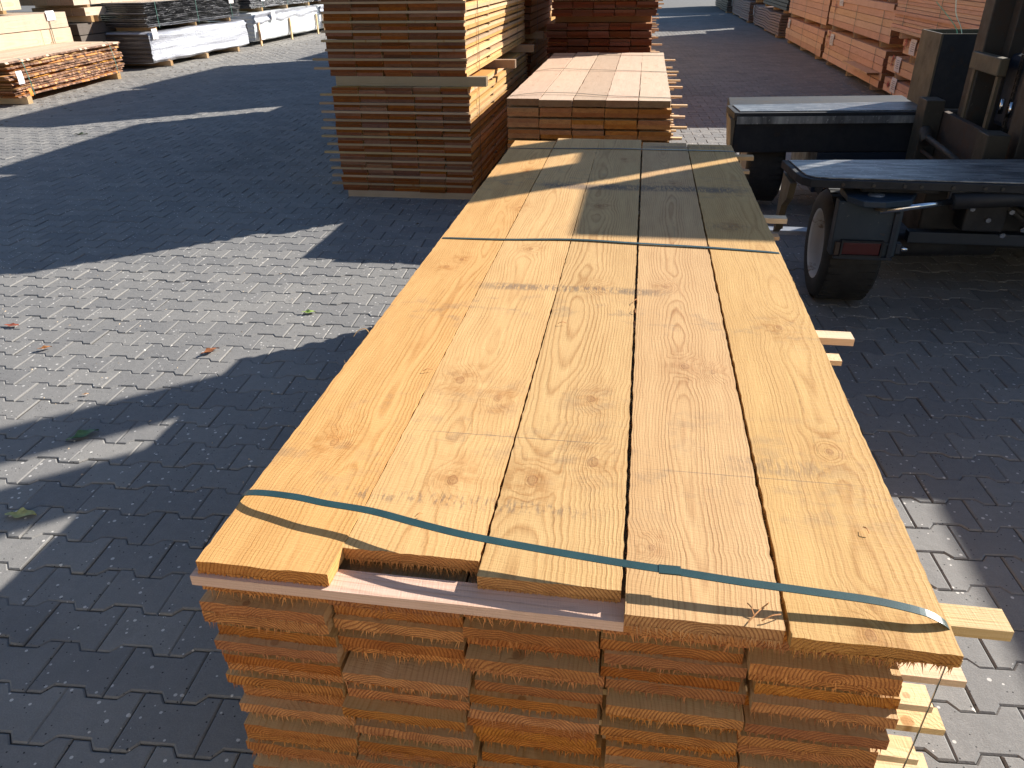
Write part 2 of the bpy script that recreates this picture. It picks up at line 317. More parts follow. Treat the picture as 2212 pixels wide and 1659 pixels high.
# ---------------------------------------------------------------- ground
def paver_mat():
    b = NB('concrete_pavers'); g = b.n('ShaderNodeNewGeometry'); p = g.outputs['Position']
    rn = b.attr('rnd').outputs['Fac']
    fine = b.noise(p, 260, 3, 0.7); mid = b.noise(p, 30, 4, 0.6); big = b.noise(p, 1.3, 5, 0.6); oil = b.noise(p, 0.55, 5, 0.65, 0.6)
    c = b.ramp(fine, [(0.25, (0.16, 0.157, 0.152)), (0.75, (0.275, 0.27, 0.26))])
    c = b.mix(b.ramp(mid, [(0.35, 0.0), (0.7, 0.4)]), c, (0.155, 0.152, 0.148))
    c = b.mix(b.ramp(big, [(0.4, 0.0), (0.7, 0.35)]), c, (0.28, 0.268, 0.25))
    c = b.mix(b.ramp(oil, [(0.55, 0.0), (0.68, 0.4)]), c, (0.10, 0.098, 0.096))
    vo = b.n('ShaderNodeTexVoronoi'); vo.inputs['Scale'].default_value = 42; b.l(p, vo.inputs['Vector'])
    k = b.math('MULTIPLY', b.math('LESS_THAN', vo.outputs['Distance'], b.math('MULTIPLY', b.xyz(vo.outputs['Color'])[1], 0.24)), b.math('GREATER_THAN', b.xyz(vo.outputs['Color'])[0], 0.35))
    c = b.mix(k, c, (0.60, 0.58, 0.54))
    vo2 = b.n('ShaderNodeTexVoronoi'); vo2.inputs['Scale'].default_value = 70; b.l(p, vo2.inputs['Vector'])
    k2 = b.math('MULTIPLY', b.math('LESS_THAN', vo2.outputs['Distance'], 0.16), b.math('GREATER_THAN', b.xyz(vo2.outputs['Color'])[0], 0.75))
    c = b.mix(k2, c, (0.03, 0.03, 0.03))
    # sand brushed against the rows on the far left
    wn = b.n('ShaderNodeTexWhiteNoise', noise_dimensions='1D'); b.l(rn, wn.inputs['W'])
    c = b.mix(1.0, c, b.ramp(wn.outputs['Value'], [(0, (0.84, 0.84, 0.86)), (1, (1.12, 1.10, 1.08))]), 'MULTIPLY')
    px = b.xyz(p)
    dust = b.math('MULTIPLY', b.ramp(b.math('DIVIDE', b.math('ADD', px[0], 8.5), 3.0), [(0.0, 1.0), (1.0, 0.0)]), b.ramp(b.noise(p, 2.2, 4, 0.6), [(0.3, 0.3), (0.7, 1.0)]))
    c = b.mix(b.math('MULTIPLY', dust, 0.6), c, (0.36, 0.325, 0.275))
    b.col(c); b.rough(0.82); b.b.inputs['Specular IOR Level'].default_value = 0.35
    b.bump(b.math('ADD', fine, b.math('MULTIPLY', mid, 2.0)), 0.7, 0.0012)
    return b.m
PAVER = paver_mat()
def sand_mat():
    b = NB('joint_sand'); p = b.n('ShaderNodeNewGeometry').outputs['Position']
    c = b.ramp(b.noise(p, 40, 4, 0.7), [(0.3, (0.055, 0.05, 0.044)), (0.7, (0.13, 0.118, 0.10))])
    px = b.xyz(p)
    c = b.mix(b.ramp(b.math('DIVIDE', b.math('ADD', px[1], 0.0), 30.0), [(0.75, 0.0), (0.95, 1.0)]), c, b.ramp(b.noise(p, 9, 4, 0.7), [(0.3, (0.11, 0.105, 0.10)), (0.7, (0.17, 0.165, 0.155))]))
    b.col(c); b.rough(0.9); return b.m

gm = MB(); gm.quad([(-150, -60, -0.0075), (150, -60, -0.0075), (150, 200, -0.0075), (-150, 200, -0.0075)])
go = gm.build('ground', sand_mat()); go['kind'] = 'structure'

def pavers():
    L, PI_, A = 0.2, 0.1372, math.radians(3.5)
    g = 0.0016; h1, h0 = PI_/2+0.0125-g, PI_/2-0.0125-g
    xs = [-0.1+g, -0.06+g*0.4, -0.04+g*0.4, 0.04-g*0.4, 0.06-g*0.4, 0.1-g]; hs = [h1, h1, h0, h0, h1, h1]
    low = [(x, -h) for x, h in zip(xs, hs)]; hi = [(x, h) for x, h in zip(xs, hs)][::-1]
    o = np.array(low+hi)
    def inset(d):
        n = len(o); r = []
        for i in range(n):
            a, p, c = o[i-1], o[i], o[(i+1) % n]
            e1 = (p-a)/np.linalg.norm(p-a); e2 = (c-p)/np.linalg.norm(c-p)
            n1 = np.array([-e1[1], e1[0]]); n2 = np.array([-e2[1], e2[0]]); m = n1+n2; m /= np.linalg.norm(m); r.append(p+m*d/max(0.3, m.dot(n1)))
        return np.array(r)
    top = inset(0.0042)
    ca, sa = math.cos(A), math.sin(A); ex = np.array([ca, sa]); ey = np.array([-sa, ca])
    O = np.array([-0.833, 0.732])-ey*PI_/2      # a joint in this row
    tri = []
    rows = []
    for j in range(-16, 215):
        for i in range(-62, 30):
            c = O+ex*(L*(i+0.5+(0.5 if j % 2 else 0)))+ey*(PI_*j)
            d = Vector((c[0], c[1], 0))-CAM; zc = d.dot(fw)
            if zc < 0.3: continue
            u = F_PX*d.dot(rt)/zc; v = -F_PX*d.dot(up)/zc
            if abs(u) > 1106*1.6+60 or v > 830*1.9 or v < -830*1.15: continue
            if c[0] < -9.2 or c[0] > 4.6: continue
            rows.append((c[0], c[1]))
    C = np.array(rows); N = len(C); n = 12
    und = 0.003*np.sin(C[:, 0]*1.7+0.6*C[:, 1])+0.003*np.sin(C[:, 1]*1.3-C[:, 0]*0.8)
    hz = NR.normal(0, 0.0009, N)+und*0.6; tx = NR.normal(0, 0.009, N); ty = NR.normal(0, 0.009, N); rz = NR.normal(0, 0.004, N); pj = NR.normal(0, 0.0006, (N, 2))
    loc = np.concatenate([np.c_[top, np.zeros(n)], np.c_[o, np.full(n, -0.0032)], np.c_[o, np.full(n, -0.016)]])
    V = np.zeros((N, 36, 3))
    lx = loc[None, :, 0]-rz[:, None]*loc[None, :, 1]; ly = loc[None, :, 1]+rz[:, None]*loc[None, :, 0]
    V[:, :, 0] = C[:, 0, None]+pj[:, 0, None]+lx*ex[0]+ly*ey[0]; V[:, :, 1] = C[:, 1, None]+pj[:, 1, None]+lx*ex[1]+ly*ey[1]
    V[:, :, 2] = loc[None, :, 2]+hz[:, None]+lx*tx[:, None]+ly*ty[:, None]
    fc = [(k, k+1, 10-k, 11-k) for k in range(5)]
    for r in range(2):
        for k in range(12): fc.append((r*12+k, (r+1)*12+k, (r+1)*12+(k+1) % 12, r*12+(k+1) % 12))
    fc = np.array(fc, dtype=np.int32); NF = len(fc)
    F = (fc[None]+(np.arange(N)*36)[:, None, None]).astype(np.int32)
    me = bpy.data.meshes.new('paving'); me.vertices.add(N*36); me.vertices.foreach_set('co', V.astype(np.float32).ravel())
    me.loops.add(N*NF*4); me.loops.foreach_set('vertex_index', F.ravel())
    me.polygons.add(N*NF); me.polygons.foreach_set('loop_start', np.arange(0, N*NF*4, 4, dtype=np.int32))
    me.materials.append(PAVER); me.polygons.foreach_set('use_smooth', np.zeros(N*NF, dtype=bool)); me.update(calc_edges=True)
    a = me.attributes.new('rnd', 'FLOAT', 'POINT'); a.data.foreach_set('value', np.repeat(NR.rand(N), 36).astype(np.float32))
    ob = bpy.data.objects.new('pavement', me); col.objects.link(ob); ob['kind'] = 'structure'
    print('pavers', N)
pavers()

# ---------------------------------------------------------------- timber packs
def spikes(mb, x0, x1, y, z, n, rn, lmax=0.012):
    for _ in range(n):
        x = random.uniform(x0+0.002, x1-0.002); ln = random.uniform(0.2, 1)**1.5*lmax+0.002; w_ = random.uniform(0.0005, 0.0014)
        tip = (x+random.gauss(0, 0.35)*ln, y-random.uniform(0.05, 0.5)*ln, z-ln)
        a, b_, c = (x-w_, y-0.0006, z+0.003), (x+w_, y-0.0006, z+0.003), (x, y+0.001, z+0.002)
        e = (x, 0.0, 0.005)
        mb.quad([a, tip, b_], [e]*3, rn, 1.0); mb.quad([b_, tip, c], [e]*3, rn, 1.0); mb.quad([c, tip, a], [e]*3, rn, 1.0)

def fine_board(mb, x0, x1, y0, y1, z0, z1, rn, skew=(0, 0), dz=(0, 0), nseg=70, fuzz=0.0007, warp=0.0):
    """a sawn board with ragged arrises, front face subdivided"""
    cx, cy, cz = (x0+x1)/2, (y0+y1)/2, (z0+z1)/2
    nx = 14; ph = random.random()*6
    ys = [y0+(y1-y0)*((k/nseg)**1.25) for k in range(nseg+1)]
    jl = [random.gauss(0, fuzz) for _ in ys]; jr = [random.gauss(0, fuzz) for _ in ys]; jf = [random.gauss(0, 0.0007) for _ in range(nx+1)]; jb = [random.gauss(0, 0.0008) for _ in range(nx+1)]
    def top(i, k, z):
        t = (ys[k]-y0)/(y1-y0); x = x0+(x1-x0)*i/nx
        x += skew[0]*(1-t)+skew[1]*t + (jl[k]*(1-i/nx)+jr[k]*i/nx)
        cup = warp*math.sin(t*5+ph)*0.5
        yy = ys[k]+(jf[i] if (k == 0 and z == z1) else 0)
        if k == 0 and z == z0: yy += abs(jb[i])*0.8
        zz = z+dz[0]*(1-t)+dz[1]*t+cup
        if k == 0 and z == z0: zz += jb[i]
        return (x, yy, zz), (x0+(x1-x0)*i/nx-cx, ys[k]-cy, z-cz)
    for z, fl in ((z1, False), (z0, True)):
        for k in range(nseg):
            cols = range(0, nx) if k == 0 else (0,)
            for i in cols:
                i2 = i+1 if k == 0 else nx
                if k == 1 and False: pass
                q = [top(i, k, z), top(i2, k, z), top(i2, k+1, z), top(i, k+1, z)]
                if fl: q = q[::-1]
                mb.quad([a for a, _ in q], [b_ for _, b_ in q], rn, 0.0)
    for i in range(nx):
        q = [top(i, 0, z0), top(i+1, 0, z0), top(i+1, 0, z1), top(i, 0, z1)]
        mb.quad([a for a, _ in q], [b_ for _, b_ in q], rn, 1.0)
    for k in range(nseg):
        q = [top(nx, k, z0), top(nx, k+1, z0), top(nx, k+1, z1), top(nx, k, z1)]; mb.quad([a for a, _ in q], [b_ for _, b_ in q], rn, 0.0)
        q = [top(0, k+1, z0), top(0, k, z0), top(0, k, z1), top(0, k+1, z1)]; mb.quad([a for a, _ in q], [b_ for _, b_ in q], rn, 0.0)
    q = [top(nx, nseg, z0), top(0, nseg, z0), top(0, nseg, z1), top(nx, nseg, z1)]; mb.quad([a for a, _ in q], [b_ for _, b_ in q], rn, 1.0)

def strap_mat(c):
    b = NB('strap_band'); tc = b.n('ShaderNodeTexCoord').outputs['Object']; s = b.xyz(tc)
    rib = b.math('SINE', b.math('MULTIPLY', b.math('ADD', s[0], s[1]), 2600.0))
    b.col(b.ramp(b.noise(tc, 30, 3, 0.6), [(0.3, tuple(x*0.75 for x in c)), (0.7, c)])); b.rough(0.32); b.bump(rib, 0.25, 0.0003); return b.m
STRAP = strap_mat((0.026, 0.066, 0.068)); STRAP2 = strap_mat((0.06, 0.16, 0.13)); STRAPD = strap_mat((0.085, 0.072, 0.05))
def ribbon(mb, pts, wd, th=0.0009, across=(0, 1, 0)):
    pts = [Vector(p) for p in pts]; A = Vector(across)
    rows = []
    for k, p in enumerate(pts):
        d = (pts[min(k+1, len(pts)-1)]-pts[max(k-1, 0)]).normalized(); a = (A-d*A.dot(d)).normalized(); n = d.cross(a).normalized()
        rows.append([p+a*wd/2+n*th/2, p-a*wd/2+n*th/2, p-a*wd/2-n*th/2, p+a*wd/2-n*th/2])
    for k in range(len(rows)-1):
        for q in range(4):
            mb.quad([rows[k][q], rows[k+1][q], rows[k+1][(q+1) % 4], rows[k][(q+1) % 4]], sm=False)
    mb.quad(rows[0]); mb.quad(rows[-1][::-1])
def smooth_path(pts, n=6):
    P = [Vector(p) for p in pts]; M = []
    for i in range(len(P)):
        if i in (0, len(P)-1): M.append(None); continue
        a, c = P[i]-P[i-1], P[i+1]-P[i]; M.append(((a.normalized()+c.normalized())/2, min(a.length, c.length)))
    out = []
    for i in range(len(P)-1):
        d = P[i+1]-P[i]; m0 = M[i][0]*M[i][1] if M[i] else d; m1 = M[i+1][0]*M[i+1][1] if M[i+1] else d
        for k in range(n):
            t = k/n; out.append(P[i]*(2*t**3-3*t*t+1)+m0*(t**3-2*t*t+t)+P[i+1]*(-2*t**3+3*t*t)+m1*(t**3-t*t))
    out.append(P[-1]); return out

def box_strap(root, x0, x1, y, z0, z1, mat, wd=0.014, sag=0.0):
    mb = MB(); e = 0.002
    path = [(x0-e, y, z0), (x0-e, y, (z0+z1)/2), (x0-e, y, z1-0.004), (x0+0.01, y, z1+e+0.001), ((x0+x1)/2, y+sag, z1+e+0.001), (x1-0.01, y, z1+e+0.001), (x1+e, y, z1-0.004), (x1+e, y+sag, (z0+z1)/2), (x1+e, y, z0)]
    ribbon(mb, smooth_path(path, 3), wd)
    return mb.build('strap', mat, root)

def plank_pack(name, label, x0, x1, y0, y1, zb, n, ncol, t, st, matw, matl, stations, over, straps=(), group=None, sub=2, fine=0, keep='top', bearer=None, gmin=0.0005, bmat=None, bset=0.0,
               jy=0.012, jx=0.004, gap=0.004, lathw=0.04, cat='timber pack', spk=0, smat=STRAPD, layer_dx=None, leadlath=False, lmax=0.012):
    """n levels of `sub` boards each parted by laths; zb underside of the first level"""
    root = thing(name, label, cat, ((x0+x1)/2, y0, 0), group)
    items = []
    z = zb
    for L in range(n):
        dx = random.gauss(0, 0.0035)+(layer_dx(L) if layer_dx else 0)
        if L > 0 or leadlath:
            for si, ys in enumerate(stations):
                lo, ro = over(L, si)
                yl = ys+random.gauss(0, 0.006)
                mb = MB(); mb.box(x0+dx-lo, x1+dx+ro, yl, yl+lathw, z+0.0004, z+st-0.0004, axis='x'); items.append(('lath', z, mb))
            z += st
        for s_ in range(sub):
            wdt = (x1-x0)/ncol
            g = [random.uniform(gmin, gap) for _ in range(ncol)]
            if random.random() < 0.35: g[random.randrange(ncol)] += random.uniform(0.004, 0.014)
            tot = sum(g); w0 = ((x1-x0)-tot+0.006)/ncol; xx = x0+dx
            for c in range(ncol):
                bw = w0*random.uniform(0.985, 1.005); ya = y0+random.gauss(0, jy)*0.7+abs(random.gauss(0, jy)); yb = y1+random.gauss(0, jy*1.5)
                rn = random.random(); mb = MB(); tt = t*random.uniform(0.96, 1.0)
                if fine and z > fine: fine_board(mb, xx, xx+bw, ya, yb, z, z+tt, rn, nseg=10, fuzz=0.0009)
                else: mb.box(xx, xx+bw, ya, yb, z, z+tt, rn=rn)
                if spk and (z > 0.2): spikes(mb, xx, xx+bw, ya, z, spk, rn, lmax)
                items.append(('plank', z, mb)); xx += bw+g[c]
            z += t
    ztop = z
    planks = [i for i in items if i[0] == 'plank']; laths = [i for i in items if i[0] == 'lath']
    for nm, L, m in (('plank', planks, matw), ('lath', laths, matl)):
        L.sort(key=lambda q: -q[1] if keep == 'top' else q[1])
        for k, (_, _, mb) in enumerate(L[:96]): mb.build(nm, m, root)
        if L[96:]:
            al = MB()
            for _, _, mb in L[96:]:
                i0 = len(al.v); al.v += mb.v; al.bc += mb.bc; al.rn += mb.rn; al.en += mb.en; al.f += [tuple(q+i0 for q in f) for f in mb.f]; al.mi += mb.mi; al.sm += mb.sm
            o = al.build(nm, m, root); o['kind'] = 'stuff'
    if bearer:
        for (yb_, bl, br, h, w_) in bearer:
            mb = MB(); mb.box(x0-bl, x1+br, yb_, yb_+w_, zb-h, zb-0.0005, axis='x'); mb.build('bearer', bmat or matl, root)
    for sp in straps: box_strap(root, x0-0.004, x1+0.004, sp, zb-0.01, ztop, smat)
    return root, ztop

# ---- nearest pack: top layer of five ragged boards over laths
T, ST = 0.0215, 0.0135
main, zt = plank_pack('plank_pack', 'nearest strapped pack of golden rough-sawn planks with splintered end grain', -0.012, 1.02, 0.012, 3.03, 0.0945, 12, 5, T, ST, GOLD, LATH,
    [0.062, 0.955, 1.925, 2.90], lambda L, s: (random.uniform(-0.02, 0.0), random.uniform(0.05, 0.11)), sub=2, fine=0.25, spk=50, lmax=0.013, gmin=0.002, gap=0.006,
    bearer=[(0.1, 0, 0, 0.0945, 0.09), (1.4, 0, 0, 0.0945, 0.09), (2.8, 0, 0, 0.0945, 0.09)], jy=0.009, layer_dx=lambda L: 0.006*math.sin(L*1.7))
# zt ~ 0.745 ; one lath layer and the top boards follow
zl = zt
ml = MB(); ml.box(-0.008, 0.625, -0.012, 0.033, zl+0.0006, zl+0.018, axis='x', rn=0.31); o = ml.build('lath', PLATH, main)
for (ya, xr) in ((0.045, 1.135), (0.955, 1.135), (1.935, 1.13), (2.92, 1.13)):
    ml = MB(); ml.box(0.63 if ya < 0.1 else 0.01, xr, ya, ya+0.042, zl+0.0004, zl+0.018, axis='x'); ml.build('lath', LATH, main)
zt2 = zl+0.0185
tops = [  # x0, x1, yfront, yback, skew near, skew far, rnd, dz near
    (0.000, 0.2020, -0.004, 3.075, 0.0025, 0.0005, 0.113, 0.0115), (0.2060, 0.412, 0.056, 3.15, 0.000, 0.0015, 0.427, 0.010), (0.4138, 0.6165, 0.024, 3.145, 0.003, 0.0005, 0.6605, 0.010),
    (0.6255, 0.832, -0.019, 3.085, 0.0, -0.001, 0.283, 0.0105), (0.8365, 1.040, -0.028, 3.062, 0.002, -0.001, 0.905, 0.0105)]
for (a, b_, ya, yb, s0, s1, rn, dzz) in tops:
    mb = MB(); fine_board(mb, a, b_, ya, yb, zt2, 0.7995, rn, skew=(s0, s1), nseg=160, fuzz=0.0006, warp=0.0008)
    spikes(mb, a, b_, ya, zt2+0.001, 110, rn, 0.014)
    # torn fibres on the long arrises
    for side in (0, 1):
        for _ in range(60):
            y = ya+random.random()**1.3*(yb-ya)*0.85; x = (a if side == 0 else b_); sg = -1 if side == 0 else 1
            ln = random.uniform(0.002, 0.006)*(2.2 if random.random() < 0.06 else 1); z = 0.8-0.007
            if side == 1 and a < 0.8: ln *= 0.4
            mb.quad([(x-sg*0.001, y-0.0012, z), (x+sg*ln*0.8, y+random.gauss(0, 1)*ln, z+ln*0.7*random.random()), (x-sg*0.001, y+0.0012, z)], [(0, y, 0)]*3, rn, 0.0)
    mb.build('plank', GOLDTOP, main)
# straps of the near pack (arched up over the boards)
s1 = [(-0.003, 0.15, 0.70), (-0.004, 0.153, 0.77), (-0.004, 0.153, 0.795), (0.003, 0.152, 0.806), (0.021, 0.147, 0.814), (0.053, 0.141, 0.820), (0.104, 0.133, 0.824), (0.155, 0.122, 0.826), (0.233, 0.111, 0.828), (0.312, 0.090, 0.830), (0.387, 0.074, 0.830), (0.490, 0.062, 0.828),
      (0.619, 0.049, 0.827), (0.679, 0.044, 0.827), (0.777, 0.037, 0.825), (0.867, 0.035, 0.822), (0.955, 0.033, 0.818), (1.011, 0.026, 0.813), (1.035, 0.022, 0.803), (1.047, 0.02, 0.790), (1.051, 0.018, 0.775)]
mb = MB(); ribbon(mb, smooth_path(s1, 5), 0.0145, 0.0011); ribbon(mb, smooth_path([(1.051, 0.018, 0.776), (1.053, 0.018, 0.75), (1.052, 0.022, 0.6), (1.050, 0.04, 0.3), (1.04, 0.06, 0.085)], 4), 0.011, 0.0011, (0.42, 0.9, 0)); mb.build('strap', STRAP, main)
mb = MB(); mb.box(0.668, 0.698, 0.0355, 0.0525, 0.8262, 0.8285, axis='x'); o = mb.build('strap_seal', STRAP, main)
for ys in ([(-0.004, 1.519, 0.72), (-0.004, 1.519, 0.79), (0.006, 1.519, 0.8), (0.206, 1.524, 0.8015), (0.416, 1.544, 0.803), (0.631, 1.529, 0.803), (0.832, 1.517, 0.8025), (1.035, 1.494, 0.8005), (1.046, 1.49, 0.79), (1.046, 1.49, 0.4), (1.04, 1.5, 0.085)],
           [(-0.012, 2.886, 0.72), (-0.01, 2.886, 0.79), (0.0, 2.886, 0.8), (0.5, 2.913, 0.8035), (0.624, 2.914, 0.803), (1.035, 2.914, 0.8005), (1.046, 2.914, 0.79), (1.046, 2.914, 0.3)]):
    mb = MB(); ribbon(mb, smooth_path(ys, 4), 0.013, 0.0011); mb.build('strap', STRAP, main)

# ---- second pack (pale top)
T2 = 0.0275; p = 2*T2+ST
zb2 = 0.8-0.028-ST-10*p
second, zt = plank_pack('plank_pack', 'second strapped pack, pale pinkish planks on top, right behind the nearest one', -0.262, 0.802, 4.40, 7.35, zb2, 10, 5, T2, ST, GOLD, LATH,
    [4.50, 5.35, 6.28, 7.22], lambda L, s: (-0.01, random.uniform(0.055, 0.13)), sub=2, bearer=[(4.5, 0, 0, zb2, 0.09), (7.0, 0, 0, zb2, 0.09)], spk=16, jy=0.010, lmax=0.015, gmin=0.003, gap=0.009)
for ys in (4.50, 5.35, 6.28, 7.2):
    mb = MB(); mb.box(-0.25, 0.90, ys, ys+0.04, zt+0.0004, zt+ST-0.0004, axis='x'); mb.build('lath', LATH, second)
zz = zt+ST
for k, (a, b_, ya, yb, rn, mt) in enumerate([(-0.262, -0.052, 4.42, 7.35, 0.15, PALE), (-0.046, 0.166, 4.375, 7.42, 0.52, PALE), (0.174, 0.380, 4.392, 7.38, 0.77, PALE), (0.384, 0.586, 4.382, 7.40, 0.34, PALE), (0.592, 0.790, 4.384, 7.41, 0.61, PALE)]):
    mb = MB(); fine_board(mb, a, b_, ya, yb, zz, 0.8, rn, skew=(0, [-0.006, 0.0, 0.0, 0.003, -0.002][k]), nseg=30, fuzz=0.0012, dz=(0.0, 0.0)); spikes(mb, a, b_, ya, zz, 14, rn, 0.015); mb.build('plank', mt, second)
for pts in ([(-0.266, 4.52, 0.6), (-0.266, 4.52, 0.79), (-0.255, 4.52, 0.802), (-0.08, 4.60, 0.812), (0.16, 4.60, 0.812), (0.38, 4.53, 0.808), (0.785, 4.50, 0.802), (0.795, 4.5, 0.79), (0.82, 4.5, 0.5), (0.82, 4.5, 0.1)],
            [(-0.27, 5.87, 0.79), (-0.26, 5.87, 0.802), (-0.12, 5.95, 0.814), (0.06, 5.93, 0.812), (0.785, 5.86, 0.802), (0.80, 5.86, 0.79), (0.81, 5.86, 0.2)],
            [(-0.27, 7.1, 0.79), (-0.26, 7.1, 0.802), (0.3, 7.12, 0.806), (0.785, 7.1, 0.802), (0.80, 7.1, 0.79)]):
    mb = MB(); ribbon(mb, smooth_path(pts, 4), 0.014, 0.0011); mb.build('strap', STRAPD, second)

# ---- third column: dark red planks
zb3 = 1.048-13*(2*0.0285+0.0145)+0.0145
plank_pack('plank_pack', 'dark red plank pack standing on the ground behind the pale-topped pack', -0.37, 0.67, 7.56, 10.5, zb3, 13, 5, 0.0285, 0.0145, RUST, LATH, [7.75, 8.6, 9.5, 10.3],
    lambda L, s: (0.0, random.uniform(0.04, 0.10)), sub=2, bearer=[(7.7, 0, 0, zb3, 0.1), (10.2, 0, 0, zb3, 0.1)], spk=8, jy=0.02, lmax=0.02, gmin=0.003, gap=0.01)
plank_pack('plank_pack', 'dark red plank pack raised on beams above another dark red pack', -0.33, 0.71, 7.58, 10.5, 1.112, 12, 5, 0.0285, 0.0145, RUST, LATH, [7.75, 8.6, 9.5, 10.3],
    lambda L, s: (0.0, random.uniform(0.02, 0.08)), sub=2, gmin=0.003, gap=0.01, bmat=RUST, bearer=[(7.78, -0.02, -0.06, 0.062, 0.08), (9.0, 0, 0, 0.062, 0.08), (10.2, 0, 0, 0.062, 0.08)], spk=8, jy=0.02, lmax=0.02, keep='bottom')

# ---- tower on the left of the aisle
TX0, TX1, TY0, TY1 = -1.625, -0.60, 4.86, 7.85
zA = 0.052
pA = (0.80-zA-2*T)/12  # pitch
stA = pA-2*T
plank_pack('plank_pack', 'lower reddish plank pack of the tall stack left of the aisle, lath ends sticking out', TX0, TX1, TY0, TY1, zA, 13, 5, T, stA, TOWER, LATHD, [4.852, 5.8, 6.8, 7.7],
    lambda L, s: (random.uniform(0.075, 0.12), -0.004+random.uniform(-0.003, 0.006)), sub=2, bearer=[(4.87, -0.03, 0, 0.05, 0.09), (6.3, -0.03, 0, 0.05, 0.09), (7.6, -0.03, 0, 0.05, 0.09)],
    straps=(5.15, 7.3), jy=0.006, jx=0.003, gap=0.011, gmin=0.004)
zB = 0.80+0.068
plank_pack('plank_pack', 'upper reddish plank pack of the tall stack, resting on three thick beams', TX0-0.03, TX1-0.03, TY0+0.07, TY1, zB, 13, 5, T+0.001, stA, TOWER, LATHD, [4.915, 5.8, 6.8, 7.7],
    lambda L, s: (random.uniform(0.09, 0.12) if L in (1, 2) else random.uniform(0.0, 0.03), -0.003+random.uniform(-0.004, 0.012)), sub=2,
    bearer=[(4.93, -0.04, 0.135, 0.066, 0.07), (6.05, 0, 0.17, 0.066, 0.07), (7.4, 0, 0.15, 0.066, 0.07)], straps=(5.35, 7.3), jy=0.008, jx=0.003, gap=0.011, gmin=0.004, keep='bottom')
zC = zB+13*(2*T+0.002)+12*stA+0.068
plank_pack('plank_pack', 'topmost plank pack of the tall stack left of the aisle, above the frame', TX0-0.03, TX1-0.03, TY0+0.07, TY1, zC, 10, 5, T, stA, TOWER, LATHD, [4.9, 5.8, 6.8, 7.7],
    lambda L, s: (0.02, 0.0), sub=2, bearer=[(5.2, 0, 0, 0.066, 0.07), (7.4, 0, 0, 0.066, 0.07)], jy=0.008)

def row_pack(label, x0, x1, y0, y1, zb, h, nl, mat, lapmat=LATH, bears=3, bh=0.07, name='timber_pack', ncol=5, gapz=0.006, group=None, straps=3, smat=STRAPD, wave=0.0, jx=0.006, facey=None, lapn=0, bx=0.0):
    """pack of beams or boards, nl layers of height h/nl. Long grain along y"""
    root = thing(name, label, 'timber pack', ((x0+x1)/2, y0, 0), group); t = h/nl
    for L in range(nl):
        wd = (x1-x0)/ncol; dx = random.gauss(0, jx); dy = random.gauss(0, 0.02)
        for c in range(ncol):
            if 0 < c < ncol-1 and L < nl-1:  # hidden inside except the ends; kept, but as cheap boxes
                pass
            mb = MB(); z = zb+L*t
            if wave and (c == 0 or c == ncol-1 or L == nl-1):
                seg = 22; xa, xb = x0+dx+c*wd, x0+dx+(c+1)*wd-0.004; rn = random.random(); ph = 0.3*L
                for k in range(seg):
                    ya, yb = y0+dy+(y1-y0)*k/seg, y0+dy+(y1-y0)*(k+1)/seg
                    f = lambda y: wave*(math.sin((y-y0)*2.6+0.4)*0.9+0.4*math.sin((y-y0)*5.3+ph))*(0.5+0.5*L/nl)
                    mb.box(xa, xb, ya, yb, z, z+t-gapz, rn=rn, dz=(f(ya), f(yb)))
            else:
                mb.box(x0+dx+c*wd, x0+dx+(c+1)*wd-0.004, y0+dy+random.gauss(0, 0.006), y1+dy+random.gauss(0, 0.006), z, z+t-gapz)
            mb.build('beam' if t > 0.1 else 'board', mat, root)
    if bh > 0:
        for k in range(bears):
            y = y0+0.35+(y1-y0-0.8)*k/max(1, bears-1); mb = MB(); mb.box(x0-bx, x1+bx, y, y+0.075, zb-bh, zb-0.001, axis='x'); mb.build('bearer', lapmat, root)
    for k in range(straps):
        y = y0+0.45+(y1-y0-0.9)*k/max(1, straps-1); box_strap(root, x0-0.008, x1+0.008, y, zb-0.005, zb+h, smat, 0.016)
    return root

# stacks behind the tower (they throw the big shadow to the left)
for (ya, yb, hh, nk) in ((8.2, 10.65, 2.5, 3), (11.9, 14.8, 3.85, 4), (15.0, 18.0, 3.85, 4), (18.3, 21.3, 3.2, 4)):
    for k in range(nk):
        nth = {8.2: 'first', 11.9: 'second', 15.0: 'third', 18.3: 'fourth'}[ya]
        hk = hh/nk
        row_pack(f'dark {["bottom", "second", "third", "top"][k]} plank pack in the {nth} shaded column behind the tall stack', -1.63+random.uniform(-.02, .02), -0.62, ya+random.uniform(0, .05), yb+(0.75 if (ya < 9 and k < 2) else 0), 0.07+k*hk, hk-0.075, 11, TOWER, bx=0.09 if k else 0.0,
                 name='plank_pack', ncol=5, group=None, gapz=0.012)

# ---------------------------------------------------------------- right row
WHITE = simple('paper_label', (0.78, 0.74, 0.74), 0.6, 0, 0.05)
REDP = simple('red_spray_paint', (0.42, 0.05, 0.04), 0.6, 0, 0.2, 40)
YELP = simple('yellow_spray_paint', (0.6, 0.4, 0.05), 0.6, 0, 0.2, 40)
def label_on_face(root, x, y, z, w_=0.26, h=0.17, sgn=-1):
    mb = MB(); mb.grid(lambda u, v: (x+sgn*(0.004+0.006*math.sin(v*3.1)), y+(u-0.5)*w_+0.008*v, z-v*h), 4, 6); lb_ = mb.build('paper_label', WHITE, root)
    mb = MB()
    for k in range(5): mb.quad([(x+sgn*0.0125, y-w_*0.32, z-h*(0.2+0.13*k)), (x+sgn*0.0125, y+w_*(0.1+0.2*random.random()), z-h*(0.2+0.13*k)), (x+sgn*0.0125, y+w_*0.3, z-h*(0.24+0.13*k)), (x+sgn*0.0125, y-w_*0.32, z-h*(0.24+0.13*k))])
    mb.build('label_print', GREYP, lb_)
GREYP = simple('grey_print', (0.3, 0.3, 0.32), 0.7)
